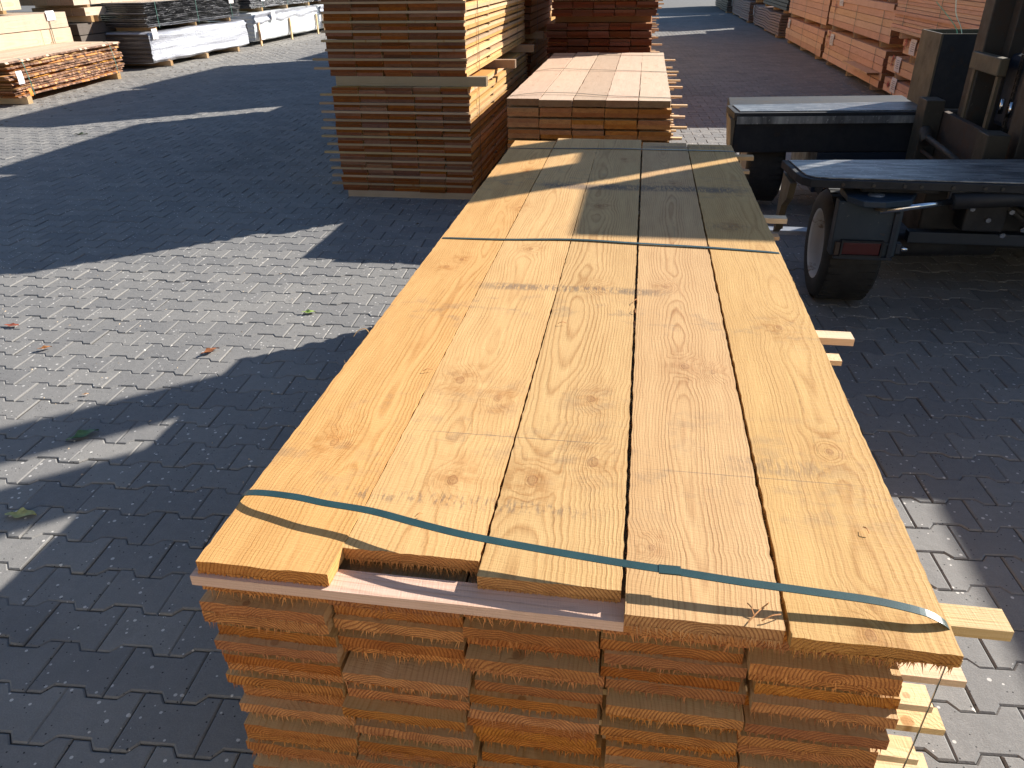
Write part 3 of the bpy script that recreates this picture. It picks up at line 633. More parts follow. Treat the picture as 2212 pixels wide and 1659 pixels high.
def paint_mark(root, x, y, z, mat, s=0.12):
    mb = MB(); q = random.Random(int(y*100+z*10))
    for k in range(5):
        a = q.uniform(-0.5, 0.5)*s; b_ = q.uniform(-0.8, 0.8)*s
        mb.quad([(x-0.0015-0.0002*k, y+a-0.018, z+b_-0.02), (x-0.0015-0.0002*k, y+a+0.02, z+b_-0.012), (x-0.0015-0.0002*k, y+a+0.014, z+b_+0.024), (x-0.0015-0.0002*k, y+a-0.022, z+b_+0.014)])
    mb.build('paint_mark', mat, root)
XR = 3.68
def rstack(lab, y0, y1, z, h, nl, x=XR, mat=PINK, **k): return row_pack(lab, x, x+1.0, y0, y1, z, h, nl, mat, **k)
r = rstack('orange timber pack on the ground, middle column of right row, loose board on its side', 10.55, 14.30, 0.085, 0.45, 5, x=XR); label_on_face(r, XR-0.01, 13.75, 0.50); paint_mark(r, XR-0.012, 14.02, 0.5, REDP); paint_mark(r, XR-0.012, 14.15, 0.38, YELP)
mb = MB(); mb.box(XR-0.16, XR-0.012, 10.62, 12.1, 0.235, 0.262); mb.build('board', PINK, r)
r = rstack('orange timber pack with long planks, upper one of the middle column in the right row', 10.5, 14.35, 0.62, 0.46, 5); label_on_face(r, XR-0.01, 13.5, 1.1); paint_mark(r, XR-0.012, 13.85, 0.93, REDP)
rstack('orange timber pack topmost of the middle column in the right row', 10.5, 14.35, 1.16, 0.42, 5)
rstack('orange timber pack highest above the frame in the right row middle column', 10.5, 14.35, 1.66, 0.42, 5)
r = rstack('pinkish timber pack on the ground left of the middle column of the right row', 14.55, 18.55, 0.075, 0.42, 4); label_on_face(r, XR-0.01, 18.2, 0.47); paint_mark(r, XR-0.012, 18.45, 0.42, REDP)
rstack('pinkish timber pack on top of the far left orange pack in the right row', 14.5, 18.6, 0.585, 0.42, 4)
rstack('pinkish timber pack third from the ground in the far orange column of the right row', 14.5, 18.6, 1.09, 0.42, 4)
rstack('pinkish timber pack fourth from the ground in the far orange column of the right row', 14.5, 18.6, 1.59, 0.42, 4)
# near column behind the side loader
r = rstack('low orange pack of two layers on the ground beside the side loader', 7.4, 10.42, 0.085, 0.165, 2, x=XR+0.02); label_on_face(r, XR+0.01, 9.95, 0.28, 0.22, 0.17); paint_mark(r, XR+0.008, 10.2, 0.2, REDP, 0.07)
r = rstack('second low orange pack with a red mark and white label, beside the side loader', 7.4, 10.42, 0.325, 0.165, 2, x=XR+0.02); label_on_face(r, XR+0.01, 9.95, 0.52, 0.22, 0.17); paint_mark(r, XR+0.008, 10.2, 0.45, REDP, 0.07)
r = rstack('third low orange pack set back, with a white label, under the big board pack', 7.2, 10.1, 0.555, 0.16, 2, x=XR+0.06); label_on_face(r, XR+0.05, 9.65, 0.74, 0.22, 0.17); paint_mark(r, XR+0.048, 9.95, 0.66, REDP, 0.07)
r = rstack('big pack of thin orange boards above the three low packs in the right row', 7.0, 10.35, 0.80, 0.52, 14, x=XR-0.04, gapz=0.004, jx=0.012); label_on_face(r, XR-0.055, 9.75, 1.33)
# far packs
SLAT = wood('greyed_pink_slats', (0.40, 0.29, 0.25), (0.30, 0.20, 0.17), (0.3, 0.2, 0.16), (0.15, 0.1, 0.08), ring=0.02, vary=0.2, stain=0)
DARKP = simple('dark_wrapped_timber', (0.05, 0.052, 0.05), 0.5, 0, 0.4, 14)
def far(lab, *a, **k): return rstack(lab, *a, **k)
r = far('sagging pack of greyed slats just beyond the orange columns', 19.3, 24.2, 0.05, 0.46, 8, mat=SLAT, wave=0.02, gapz=0.014, straps=2, x=XR-0.05); label_on_face(r, XR-0.09, 24.0, 0.5, 0.1, 0.25)
r = far('sagging pack of greyed slats second beyond the orange columns', 24.6, 29.6, 0.05, 0.50, 8, mat=SLAT, wave=0.02, gapz=0.014, straps=2, x=XR-0.15); label_on_face(r, XR-0.19, 29.4, 0.5, 0.1, 0.25)
far('dark wrapped pack at the far end of the right row', 30.0, 35.5, 0.03, 0.5, 7, mat=DARKP, wave=0.02, gapz=0.02, straps=2, x=XR-0.3)
far('dark wrapped pack lying on the nearest greyed slat pack', 18.9, 22.9, 0.60, 0.5, 7, mat=DARKP, gapz=0.012, straps=2)
far('second dark wrapped pack stacked high over the nearest greyed slats', 18.9, 22.3, 1.2, 1.2, 7, mat=DARKP, gapz=0.012, straps=2)
far('dark wrapped pack stacked on the second greyed slat pack', 24.2, 29.6, 0.62, 1.7, 9, mat=DARKP, gapz=0.012, straps=2)
far('dark wrapped pack stacked at the very far end of the right row', 30.6, 36.0, 0.6, 1.5, 9, mat=DARKP, gapz=0.012, straps=2)

# ---------------------------------------------------------------- left row
def bark_mat():
    b = NB('flaky_bark'); p = b.n('ShaderNodeTexCoord').outputs['Object']
    n = b.noise(p, 16, 5, 0.7); n2 = b.noise(p, 60, 3, 0.6)
    c = b.ramp(n, [(0.38, (0.055, 0.028, 0.018)), (0.5, (0.20, 0.10, 0.055)), (0.58, (0.42, 0.25, 0.17)), (0.66, (0.55, 0.27, 0.10))])
    b.col(b.mix(b.ramp(n2, [(0.4, 0), (0.6, 0.6)]), c, (0.09, 0.045, 0.03))); b.rough(0.9); b.bump(n2, 1, 0.006); return b.m
BARK = bark_mat()
bp_ = thing('plank_pack', 'waney-edged planks with flaky bark edges, green straps, at the left frame edge', 'timber pack', (-8.1, 8.7, 0))
nb = 14; y0, y1 = 8.72, 11.82; zbb = 0.10; hb = 0.455/nb
slx = lambda y: -7.55-(y-8.7)*0.14
for L in range(nb):
    for c in range(4):
        mb = MB(); seg = 46; z = zbb+L*hb; rn = random.random(); ya = y0+random.gauss(0, 0.05); yb = y1+random.gauss(0, 0.045)
        if c == 0:
            off = random.uniform(-0.03, 0.035); ph = [random.random()*6 for _ in range(4)]; barky = random.random() < 0.62
            e = lambda y: off+0.018*math.sin(y*2.3+ph[0])+0.01*math.sin(y*7+ph[1])+0.006*math.sin(y*23+ph[2])
            for k in range(seg):
                a0, a1 = ya+(yb-ya)*k/seg, ya+(yb-ya)*(k+1)/seg
                t0 = 0.5 if (k == 0) else 1; X0, X1 = slx(a0)+e(a0)+random.gauss(0, 0.003), slx(a1)+e(a1)+random.gauss(0, 0.003); bi = -0.26
                zt_, z_ = z+hb-0.010, z+0.001; mid = (zt_+z_)/2
                P = [(X0+bi, a0), (X1+bi, a1)]
                for (za, zb_) in ((zt_, zt_),):
                    mb.quad([(X0+bi, a0, zt_), (X0-0.012, a0, zt_), (X1-0.012, a1, zt_), (X1+bi, a1, zt_)], [(bi, a0, 0), (0, a0, 0), (0, a1, 0), (bi, a1, 0)], rn, 0, 0)
                m_ = 1 if (barky and random.random() < 0.85) or random.random() < 0.2 else 0
                mb.quad([(X0-0.012, a0, zt_), (X0+0.006, a0, z_), (X1+0.006, a1, z_), (X1-0.012, a1, zt_)], [(0, a0, 0), (0, a0, 0.02), (0, a1, 0.02), (0, a1, 0)], rn, 0, m_)
                mb.quad([(X0+0.006, a0, z_), (X0+bi, a0, z_), (X1+bi, a1, z_), (X1+0.006, a1, z_)], [(0, a0, 0), (bi, a0, 0), (bi, a1, 0), (0, a1, 0)], rn, 0, 0)
                if k == 0: mb.quad([(X0+bi, a0, z_), (X0+0.006, a0, z_), (X0-0.012, a0, zt_), (X0+bi, a0, zt_)], [(bi, 0, 0), (0, 0, 0), (0, 0, .02), (bi, 0, .02)], rn, 1, 0)
                if k == seg-1: mb.quad([(X1+0.006, a1, z_), (X1+bi, a1, z_), (X1+bi, a1, zt_), (X1-0.012, a1, zt_)], [(0, 0, 0), (bi, 0, 0), (bi, 0, .02), (0, 0, .02)], rn, 1, 0)
        else:
            a = -7.55-0.28*c-0.3*0; mb.box(a-0.27, a, ya, yb, z+0.001, z+hb-0.010, rn=rn, skew=(-0.0, -0.43))
        mb.build('plank', [PALE if L == nb-1 else BARKW, BARK], bp_)
for yy in (8.95, 11.5):
    mb = MB(); mb.box(-8.7, slx(yy)+0.02, yy, yy+0.09, 0.0, 0.098, axis='x'); mb.build('bearer', LATH, bp_)
for yy in (9.05, 11.45):
    mb = MB(); X = slx(yy)+0.045; ribbon(mb, smooth_path([(X-1.1, yy, 0.57), (X-0.3, yy, 0.57), (X-0.06, yy, 0.565), (X-0.01, yy, 0.53), (X+0.01, yy+0.02, 0.3), (X, yy+0.05, 0.1)], 3), 0.016); mb.build('strap', STRAP2, bp_)
label_on_face(bp_, -7.5, 8.85, 0.43, 0.11, 0.16, 1)
mb = MB(); mb.grid(lambda u, v: (-7.47+0.01*math.sin(v*2), 8.93+(u-0.5)*0.06, 0.21-v*0.10), 3, 3); mb.build('orange_tag', simple('orange_tag', (0.85, 0.22, 0.02), 0.5), bp_)

def beampack(lab, x1, y0, y1, z, h, nl, mat=BEAM, **k): return row_pack(lab, x1-1.0, x1, y0, y1, z, h, nl, mat, **k)
xb = -8.9
r = beampack('weathered square timber pack with a white label behind the waney-edged planks', xb, 6.5, 11.95, 0.53, 0.47, 2, gapz=0.012, straps=2, bh=0.06, ncol=4); label_on_face(r, xb+0.01, 11.55, 1.02, 0.2, 0.14, 1)
beampack('weathered square timber pack on the ground behind the waney-edged planks', xb, 6.5, 11.95, 0.06, 0.40, 2, straps=2, bh=0.06, ncol=4)
beampack('weathered timber pack above the labelled square timber, cut by the frame', xb-0.15, 6.5, 11.2, 1.06, 0.4, 2, straps=2, bh=0.05, ncol=4)
beampack('small pack of square timber ends beside the black board pack', xb+0.05, 12.35, 12.95, 0.90, 0.13, 1, straps=0, bears=2, bh=0.10, ncol=4)
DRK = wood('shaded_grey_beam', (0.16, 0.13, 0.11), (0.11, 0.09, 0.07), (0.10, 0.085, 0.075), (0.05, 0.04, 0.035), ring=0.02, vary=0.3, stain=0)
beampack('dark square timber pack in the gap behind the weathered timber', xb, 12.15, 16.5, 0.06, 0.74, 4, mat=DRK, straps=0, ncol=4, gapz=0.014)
beampack('pale long beam pack high behind the black board pack', xb, 12.2, 17.0, 1.07, 0.30, 2, straps=2, bh=0.05, ncol=4)

def film_mat(name, base, sheen, sh, rough=0.18, sc=(2.0, 30.0)):
    b = NB(name); p = b.n('ShaderNodeTexCoord').outputs['Object']; s = b.xyz(p)
    v = b.comb(s[0], b.math('MULTIPLY', s[1], sc[0]), b.math('MULTIPLY', s[2], sc[1]))
    n = b.noise(v, 1.0, 5, 0.65, 0.4); n2 = b.noise(p, 9, 4, 0.6, 1.5)
    b.col(b.mix(b.ramp(n, [(sh-0.05, 0.0), (sh+0.05, 1.0)]), base, sheen)); b.rough(rough)  # noise streaks put the sheen of the film into its colour
    b.b.inputs['Coat Weight'].default_value = 0.5; b.b.inputs['Coat Roughness'].default_value = 0.12
    b.bump(b.math('ADD', n, b.math('MULTIPLY', n2, 0.5)), 1.0, 0.03); return b.m
WRAP = film_mat('clear_wrap_over_boards', (0.33, 0.34, 0.39), (0.50, 0.52, 0.58), 0.47, 0.3, (0.5, 10.0))
WRAPSHADE = film_mat('shaded_wrap_end', (0.045, 0.035, 0.03), (0.09, 0.08, 0.08), 0.55, 0.35, (2, 22.0))  # darker end film: shade of the end face put into its colour
BLK = film_mat('black_film', (0.02, 0.02, 0.024), (0.22, 0.22, 0.24), 0.56, 0.25, (3.0, 40.0))
WHT = film_mat('white_sheet', (0.60, 0.64, 0.68), (0.74, 0.78, 0.80), 0.5, 0.4, (2.0, 2.0))

def wrapped(lab, x0, x1, y0, y1, z0, z1, mat, matend, r=0.07, bears=3, name='wrapped_pack', lump=0.012, ridges=0, lapmat=LATH):
    root = thing(name, lab, 'wrapped pack', ((x0+x1)/2, y0, 0))
    mb = MB(); q = random.Random(int(y0*7)); ph = [q.random()*6 for _ in range(6)]
    # superellipse cross-section swept along y with rounded ends
    per = []
    for k in range(48):
        a = 2*math.pi*k/48; c, s_ = math.cos(a), math.sin(a); e = 0.22
        per.append((math.copysign(abs(c)**e, c), math.copysign(abs(s_)**e, s_)))
    ny = 60
    def f(u, v):
        i = int(round(v*48)) % 48; y = y0+(y1-y0)*u; d = min(u, 1-u)*(y1-y0); sc_ = 1-0.35*max(0, 1-d/r)**2*r/0.25
        cx, cz = (x0+x1)/2, (z0+z1)/2; X = cx+per[i][0]*((x1-x0)/2-(1-sc_)*0.25); Z = cz+per[i][1]*((z1-z0)/2)*(sc_)
        n = lump*(math.sin(y*3.1+ph[0]+Z*9)+0.6*math.sin(y*9+Z*31+ph[1])+0.5*math.sin(Z*60+ph[2]+math.sin(y*2)))
        if ridges: n += 0.012*math.sin(Z*2*math.pi/((z1-z0)/ridges)+0.6*math.sin(y*1.3))
        return (X+n*math.copysign(1, per[i][0])*abs(per[i][0]), y, Z+0.4*n*per[i][1])
    mb.grid(f, ny, 48, 0, True)
    b_ = mb.build('film', mat, root)
    for (yy, sgn) in ((y0, -1), (y1, 1)):
        mb = MB(); cx, cz = (x0+x1)/2, (z0+z1)/2
        mb.grid(lambda u, v: (x0+0.02+(x1-x0-0.04)*u, yy+sgn*(0.012+0.01*math.sin(v*40)*1.0), z0+0.02+(z1-z0-0.04)*v), 12, 40, 0, True, flip=(sgn > 0)); mb.build('film_end', matend, root)
    for k in range(bears):
        y = y0+0.5+(y1-y0-1.1)*k/max(1, bears-1); mb = MB(); mb.box(x0+0.02, x1-0.01, y, y+0.08, z0-0.075, z0+0.01, axis='x'); mb.build('bearer', lapmat, root)
    return root
wr = wrapped('grey board pack in shiny clear plastic wrap on the ground in the left row', -9.15, -8.05, 12.85, 16.62, 0.085, 0.60, WRAP, WRAPSHADE, ridges=8)
label_on_face(wr, -8.03, 12.98, 0.66, 0.16, 0.17, 1)
bk = thing('board_pack', 'black coated board pack lying on the clear-wrapped grey pack', 'timber pack', (-8.6, 12.9, 0))
for L in range(13):
    z = 0.675+L*0.0315; mb = MB(); ya = 12.95+random.gauss(0, 0.03); yb = 16.45+random.gauss(0, 0.03); seg = 24; rn = random.random(); dxx = random.gauss(0, 0.012)
    mb.grid(lambda u, v: (-9.15 if v < 0.01 else (-8.1+dxx+0.006*math.sin(u*40+L)+(0.012*math.sin((v-0.5)*6))), ya+(yb-ya)*u, z+(0.004 if v < 0.5 else 0.024) + 0.003*math.sin(u*17+L*2)), 40, 3, 0, False, flip=True)
    mb.box(-9.15, -8.112+dxx, ya, yb, z+0.003, z+0.024, rn=rn); mb.build('board', BLK, bk)
for y in (13.2, 14.6, 16.0):
    mb = MB(); mb.box(-9.1, -8.13, y, y+0.05, 0.612, 0.672, axis='x'); mb.build('bearer', LATH, bk)
    box_strap(bk, -9.16, -8.075, y+0.06, 0.66, 1.09, STRAP2)
label_on_face(bk, -8.08, 16.1, 1.1, 0.2, 0.16, 1)
def white_pack(lab, y0, y1, top, lab2, up_):
    r = wrapped(lab, -9.3, -8.22, y0, y1, 0.085, top, WHT, WHT, lump=0.006, bears=0)
    for y in [y0+0.12+(y1-y0-0.3)*k/2 for k in range(3)]:
        mb = MB(); mb.box(-8.20, -8.172, y, y+0.06, 0.0, top-0.21, axis='z'); mb.build('batten', LATH, r)
    mb = MB(); mb.grid(lambda u, v: (-8.195+0.02*math.sin(v*9+u*3)+0.01*math.sin(u*40+v*5), y0+0.02+(y1-y0-0.04)*u, top-0.005-v*(0.21+0.025*math.sin(u*19))), 60, 10, 0, True); mb.build('film', WRAP, r)
    label_on_face(r, -8.15, y0+0.9, top, 0.2, 0.2, 1); label_on_face(r, -8.15, y0+0.2, 0.35, 0.2, 0.22, 1)
    k = thing('board_pack', lab2, 'timber pack', (-8.7, y0, 0))
    for L in range(9):
        mb = MB(); mb.box(-9.3, -8.25+random.gauss(0, 0.012), y0+random.gauss(0, 0.03), y1+random.gauss(0, 0.03), top+0.085+L*0.05, top+0.128+L*0.05); mb.build('board', BLK, k)
    for y in (y0+0.5, (y0+y1)/2, y1-0.5):
        mb = MB(); mb.box(-9.3, -8.22, y, y+0.07, top+0.005, top+0.084, axis='x'); mb.build('bearer', LATH, k)
        box_strap(k, -9.31, -8.22, y+0.1, top+0.08, top+0.54, STRAP2)
    label_on_face(k, -8.21, y0+0.6, top+0.42, 0.2, 0.2, 1)
white_pack('white sheeted pack with upright wooden battens beside the clear-wrapped pack', 17.3, 21.1, 0.70, 'black board pack on the nearer white sheeted pack', 1)
white_pack('white sheeted pack with battens farthest along the left row', 21.3, 25.2, 0.70, 'black board pack on the farthest white sheeted pack', 1)

# ---------------------------------------------------------------- side loader (right)
def paint(name, c, rust=(0.10, 0.055, 0.03), amt=0.55, rough=0.45, scr=(0.3, 0.3, 0.28), sa=0.62):
    b = NB(name); p = b.n('ShaderNodeTexCoord').outputs['Object']
    n = b.noise(p, 7, 6, 0.7); n2 = b.noise(p, 42, 4, 0.7, 0.5); n3 = b.noise(p, 2, 4, 0.6)
    cc = b.mix(b.ramp(n3, [(0.35, 0), (0.7, 0.5)]), c, tuple(x*1.6 for x in c))
    cc = b.mix(b.ramp(n, [(amt, 0), (amt+0.08, 0.8)]), cc, rust); cc = b.mix(b.ramp(n2, [(sa, 0), (sa+0.05, 0.8)]), cc, scr)
    b.col(cc); b.rough(b.ramp(n, [(0.4, rough), (0.7, min(1, rough+0.3))])); b.bump(n2, 0.4, 0.0012); return b.m
BLUE = paint('dark_blue_paint', (0.007, 0.014, 0.026), amt=0.62, scr=(0.08, 0.09, 0.10), sa=0.68)
DKBODY = paint('black_grimy_steel', (0.008, 0.009, 0.012), (0.03, 0.02, 0.014), 0.6, 0.6, (0.05, 0.05, 0.05), 0.68)
def worn():
    b = NB('worn_deck_steel'); p = b.n('ShaderNodeTexCoord').outputs['Object']; s = b.xyz(p)
    v = b.comb(b.math('MULTIPLY', s[0], 6.0), b.math('MULTIPLY', s[1], 30.0), s[2]); n = b.noise(v, 1.0, 6, 0.7); n2 = b.noise(p, 50, 4, 0.7)
    c = b.ramp(n, [(0.36, (0.06, 0.063, 0.068)), (0.52, (0.19, 0.195, 0.20)), (0.7, (0.42, 0.42, 0.40))])
    b.col(b.mix(b.ramp(n2, [(0.6, 0), (0.66, 0.7)]), c, (0.5, 0.5, 0.48))); b.b.inputs['Metallic'].default_value = 0.35; b.rough(0.42); b.bump(n, 0.4, 0.001); return b.m
WORN = worn()
TAN = paint('weathered_tan_grey_paint', (0.085, 0.068, 0.042), (0.07, 0.042, 0.022), 0.6, 0.5, (0.26, 0.22, 0.15), 0.66)
TAN2 = paint('dull_bronze_steel', (0.035, 0.029, 0.02), (0.04, 0.024, 0.014), 0.6, 0.5, (0.16, 0.13, 0.09), 0.67)
MASTM = paint('greasy_mast_steel', (0.032, 0.027, 0.022), (0.05, 0.03, 0.018), 0.5, 0.5, (0.2, 0.17, 0.13), 0.68)
RUSTP = paint('brown_rusty_plate', (0.045, 0.03, 0.022), (0.07, 0.036, 0.02), 0.5, 0.7, (0.16, 0.12, 0.09), 0.7)
RUBBER = simple('tyre_rubber', (0.018, 0.017, 0.016), 0.75, 0, 0.4, 20, 0.001, 80)
RIM = paint('chalky_white_rim', (0.42, 0.41, 0.39), (0.16, 0.10, 0.06), 0.58, 0.6, (0.1, 0.09, 0.08), 0.66)
CHROME = simple('chrome', (0.75, 0.77, 0.8), 0.14, 1.0, 0.03)
def lens_mat():
    b = NB('red_lens'); p = b.n('ShaderNodeTexCoord').outputs['Object']; s = b.xyz(p)
    b.col(b.ramp(b.math('ADD', b.math('MULTIPLY', s[0], 7.0), 0.5), [(0.0, (0.07, 0.011, 0.009)), (0.45, (0.11, 0.005, 0.02)), (0.75, (0.05, 0.009, 0.009))], 'CONSTANT')); b.rough(0.25); b.b.inputs['Coat Weight'].default_value = 0.6; return b.m
LITSTRIP = simple('sunlit_strip_grey', (0.50, 0.53, 0.58), 0.3, 0.5, 0.1, 30)

sl_ = thing('side_loader', 'dark blue side-loading forklift with worn steel decks and a mast, standing at the right', 'forklift', (2.5, 3.9, 0))
def part(nm, m, fn, bevel=0.0, parent=None):
    mb = MB(); fn(mb); return mb.build(nm, m, parent or sl_, bevel)
B = lambda *a: (lambda mb: mb.box(*a))
# deck A (near): rounded nearer corner, lip all round
polyA = [(1.335, 2.96), (1.35, 2.89), (1.385, 2.855), (1.45, 2.845), (4.6, 2.81), (4.6, 3.46), (2.46, 3.36), (1.31, 3.235)]
inA = [(1.362, 2.965), (1.375, 2.905), (1.405, 2.875), (1.46, 2.865), (4.6, 2.83), (4.6, 3.43), (2.46, 3.335), (1.34, 3.21)]
part('deck', DKBODY, lambda mb: mb.prism(polyA, 0.662, 0.698), 0.003)
part('deck_plate', WORN, lambda mb: mb.prism(inA, 0.6985, 0.7045), 0.0015)
part('deck_edge', BLUE, lambda mb: mb.box(1.98, 4.6, 2.855, 2.885, 0.60, 0.69), 0.004)
for k in range(9):
    part('bolt', MASTM, lambda mb: mb.tube([(1.52+0.11*k+0.02*(k % 3), 2.8405-0.0008*k, 0.68), (1.52+0.11*k+0.02*(k % 3), 2.834-0.0008*k, 0.68)], 0.008, 6))
part('weld_bead', WORN, lambda mb: mb.tube(smooth_path([(1.98+0.05*k, 2.852+0.002*math.sin(k*2.3), 0.662+0.0015*math.sin(k*4)) for k in range(30)], 2), 0.0035, 6))
part('kick_flange', DKBODY, B(1.62, 1.95, 2.90, 2.93, 0.635, 0.661), 0.002)
# hanging end bracket of deck A
def brk(mb):
    xs = 1.322
    poly = [(2.99, 0.644), (3.21, 0.644), (3.235, 0.40), (3.25, 0.33), (3.20, 0.36), (3.13, 0.50), (3.03, 0.56)]
    n = len(poly)
    mb.quad([(xs, y, z) for y, z in poly]); mb.quad([(xs+0.03, y, z) for y, z in poly][::-1])
    for i in range(n):
        a, b_ = poly[i], poly[(i+1) % n]; mb.quad([(xs, b_[0], b_[1]), (xs, a[0], a[1]), (xs+0.03, a[0], a[1]), (xs+0.03, b_[0], b_[1])])
part('bracket', TAN, brk)
part('bracket_rib', TAN, B(1.335, 1.36, 3.20, 3.235, 0.36, 0.64), 0.002)
# deck B (far)
def dB(v): return 4.61+(v-1.21)*0.126
polyB = [(1.212, 4.615), (1.24, 4.60), (4.9, 5.07), (4.9, 5.42), (2.53, 5.18), (1.20, 4.93), (1.186, 4.90)]
part('deck', DKBODY, lambda mb: mb.prism(polyB, 0.655, 0.698), 0.004)
part('deck_plate', WORN, lambda mb: mb.prism([(1.25, 4.64), (4.9, 5.10), (4.9, 5.39), (2.53, 5.15), (1.225, 4.90)], 0.6985, 0.7045), 0.0015)
part('deck_lip', WORN, lambda mb: mb.prism([(1.23, 4.592), (4.9, 5.055), (4.9, 5.068), (1.23, 4.603)], 0.63, 0.676))
part('deck_box', DKBODY, lambda mb: mb.prism([(1.225, 4.625), (4.9, 5.09), (4.9, 5.38), (1.225, 4.92)], 0.44, 0.65), 0.006)
part('end_plate', TAN, lambda mb: mb.prism_y([(1.192, 0.655), (1.222, 0.655), (1.222, 0.44), (1.214, 0.44)], 4.62, 4.92))
part('body_panel', BLUE, lambda mb: mb.prism([(1.79, 4.70), (4.9, 5.12), (4.9, 6.0), (1.79, 5.6)], 0.17, 0.438), 0.008)
part('body_panel', DKBODY, lambda mb: mb.prism([(1.225, 4.93), (2.6, 5.2), (2.6, 5.9), (1.27, 5.7)], 0.50, 0.64), 0.008)
# chassis behind deck A
part('chassis', DKBODY, B(1.98, 4.6, 3.13, 3.50, 0.36, 0.62), 0.01)
part('well_floor', DKBODY, B(1.80, 4.6, 3.52, 4.66, 0.20, 0.26), 0.004)
part('chassis_rail', BLUE, B(1.92, 4.6, 3.06, 3.12, 0.355, 0.41), 0.004)
part('hydraulic_block', DKBODY, B(2.12, 2.30, 2.99, 3.12, 0.44, 0.58), 0.01)
for k in range(4):
    part('hose', RUBBER, lambda mb: mb.tube(smooth_path([(2.25+0.05*k, 3.05, 0.60-0.03*k), (2.32+0.03*k, 2.99-0.01*k, 0.54), (2.45, 3.0, 0.46+0.03*k), (2.7, 3.02, 0.45+0.04*k)], 5), 0.011, 8))
for k, (x, z) in enumerate([(2.14, 0.55), (2.22, 0.50), (2.31, 0.54), (2.38, 0.46), (2.3, 0.43)]):
    part('bolt', CHROME, lambda mb: mb.tube([(x, 2.975, z), (x, 3.0, z)], 0.012, 6))
# wheels
def wheel(x, y, z, R_, wd, yaw=0.0):
    t = thing_part = bpy.data.objects.new('wheel', None); col.objects.link(t); t.parent = sl_; t.location = Vector((x, y, z))-sl_.location; t.empty_display_size = 0.05
    pw = Vector((x, y, z))
    prof = [(0.012, R_*0.60), (0.0, R_*0.64), (-0.003, R_*0.80), (0.006, R_*0.92), (0.03, R_*0.985), (0.06, R_), (wd-0.06, R_), (wd-0.03, R_*0.985), (wd, R_*0.9), (wd, R_*0.62), (wd-0.02, R_*0.58)]
    mb = MB(); mb.lathe((x, y, z), 'x', prof, 64)
    for k in range(44):   # tread lugs on the shoulder
        a = 2*math.pi*k/44
        for (xa, xb_, of) in ((0.018, 0.10, 0), (wd-0.10, wd-0.02, 0.5)):
            a2 = a+of*2*math.pi/44; c, s_ = math.cos(a2), math.sin(a2); hw = R_*0.045
            pts = []
            for (rr, dd) in ((R_*0.985, -hw), (R_*0.985, hw), (R_+0.0015, hw), (R_+0.0015, -hw)):
                pts.append((y+rr*c-dd*s_, z+rr*s_+dd*c))
            mb.quad([(xa, 0, 0)]*0+[(x+xa, *pts[3]), (x+xa, *pts[2]), (x+xb_, *pts[2]), (x+xb_, *pts[3])]); mb.quad([(x+xa, *pts[0]), (x+xa, *pts[3]), (x+xb_, *pts[3]), (x+xb_, *pts[0])])
            mb.quad([(x+xa, *pts[2]), (x+xa, *pts[1]), (x+xb_, *pts[1]), (x+xb_, *pts[2])]); mb.quad([(x+xa, *pts[0]), (x+xa, *pts[1]), (x+xa, *pts[2]), (x+xa, *pts[3])])
    mb.build('tyre', RUBBER, t)
    mb = MB(); mb.lathe((x, y, z), 'x', [(0.006, R_*0.66), (0.002, R_*0.62), (0.012, R_*0.59), (0.05, R_*0.565), (0.10, R_*0.55), (0.105, R_*0.40), (0.085, R_*0.30), (0.082, R_*0.16), (0.060, R_*0.14), (0.056, 0.0005)], 56)
    mb.build('rim', RIM, t)
    mb = MB()
    for k in range(6):
        a = 2*math.pi*k/6+0.3; mb.tube([(x+0.07, y+R_*0.235*math.cos(a), z+R_*0.235*math.sin(a)), (x+0.087, y+R_*0.235*math.cos(a), z+R_*0.235*math.sin(a))], 0.010, 6)
    mb.build('wheel_nuts', MASTM, t)
    mb = MB()
    for k in range(8):
        a = 2*math.pi*k/8; mb.lathe((x+0.098, y+R_*0.46*math.cos(a), z+R_*0.46*math.sin(a)), 'x', [(0, 0.0002), (0, 0.017)], 12)
    mb.build('rim_holes', DKBODY, t)
    return t
wheel(1.535, 3.22, 0.285, 0.28, 0.26)
wheel(1.36, 5.06, 0.31, 0.29, 0.25)
# steering housing with tail light, facing the camera
HBLUE = paint('steel_blue_paint', (0.009, 0.022, 0.038), amt=0.62, scr=(0.1, 0.11, 0.12), sa=0.66)
part('housing', HBLUE, B(1.525, 1.81, 2.862, 2.932, 0.345, 0.60), 0.004)
part('housing_rib', BLUE, B(1.772, 1.792, 2.848, 2.8615, 0.345, 0.555), 0.002)
part('housing_rib', BLUE, B(1.54, 1.80, 2.846, 2.8615, 0.333, 0.346), 0.002)
part('housing_rib', BLUE, B(1.752, 1.772, 2.85, 2.8615, 0.405, 0.415), 0.001)
tl = part('tail_light', lens_mat(), B(1.572, 1.738, 2.844, 2.861, 0.356, 0.414), 0.003)
part('light_frame', DKBODY, lambda mb: [mb.box(1.562, 1.5715, 2.838, 2.8615, 0.347, 0.425), mb.box(1.7385, 1.748, 2.838, 2.8615, 0.347, 0.425), mb.box(1.5715, 1.7385, 2.84, 2.8615, 0.4145, 0.424), mb.box(1.5715, 1.7385, 2.84, 2.8615, 0.347, 0.3555)])
part('reflector', RUSTP, B(1.538, 1.560, 2.84, 2.8615, 0.35, 0.415), 0.004)
part('kingpin_plate', HBLUE, lambda mb: mb.prism([(1.55, 3.0), (1.55, 2.84), (1.60, 2.75), (1.69, 2.745), (1.81, 2.80), (1.87, 2.93), (1.86, 3.06), (1.6, 3.08)], 0.603, 0.632), 0.005)
part('kingpin_boss', WORN, lambda mb: mb.lathe((1.675, 2.86, 0.632), 'z', [(0, 0.036), (0.006, 0.034), (0.007, 0.0005)], 28))
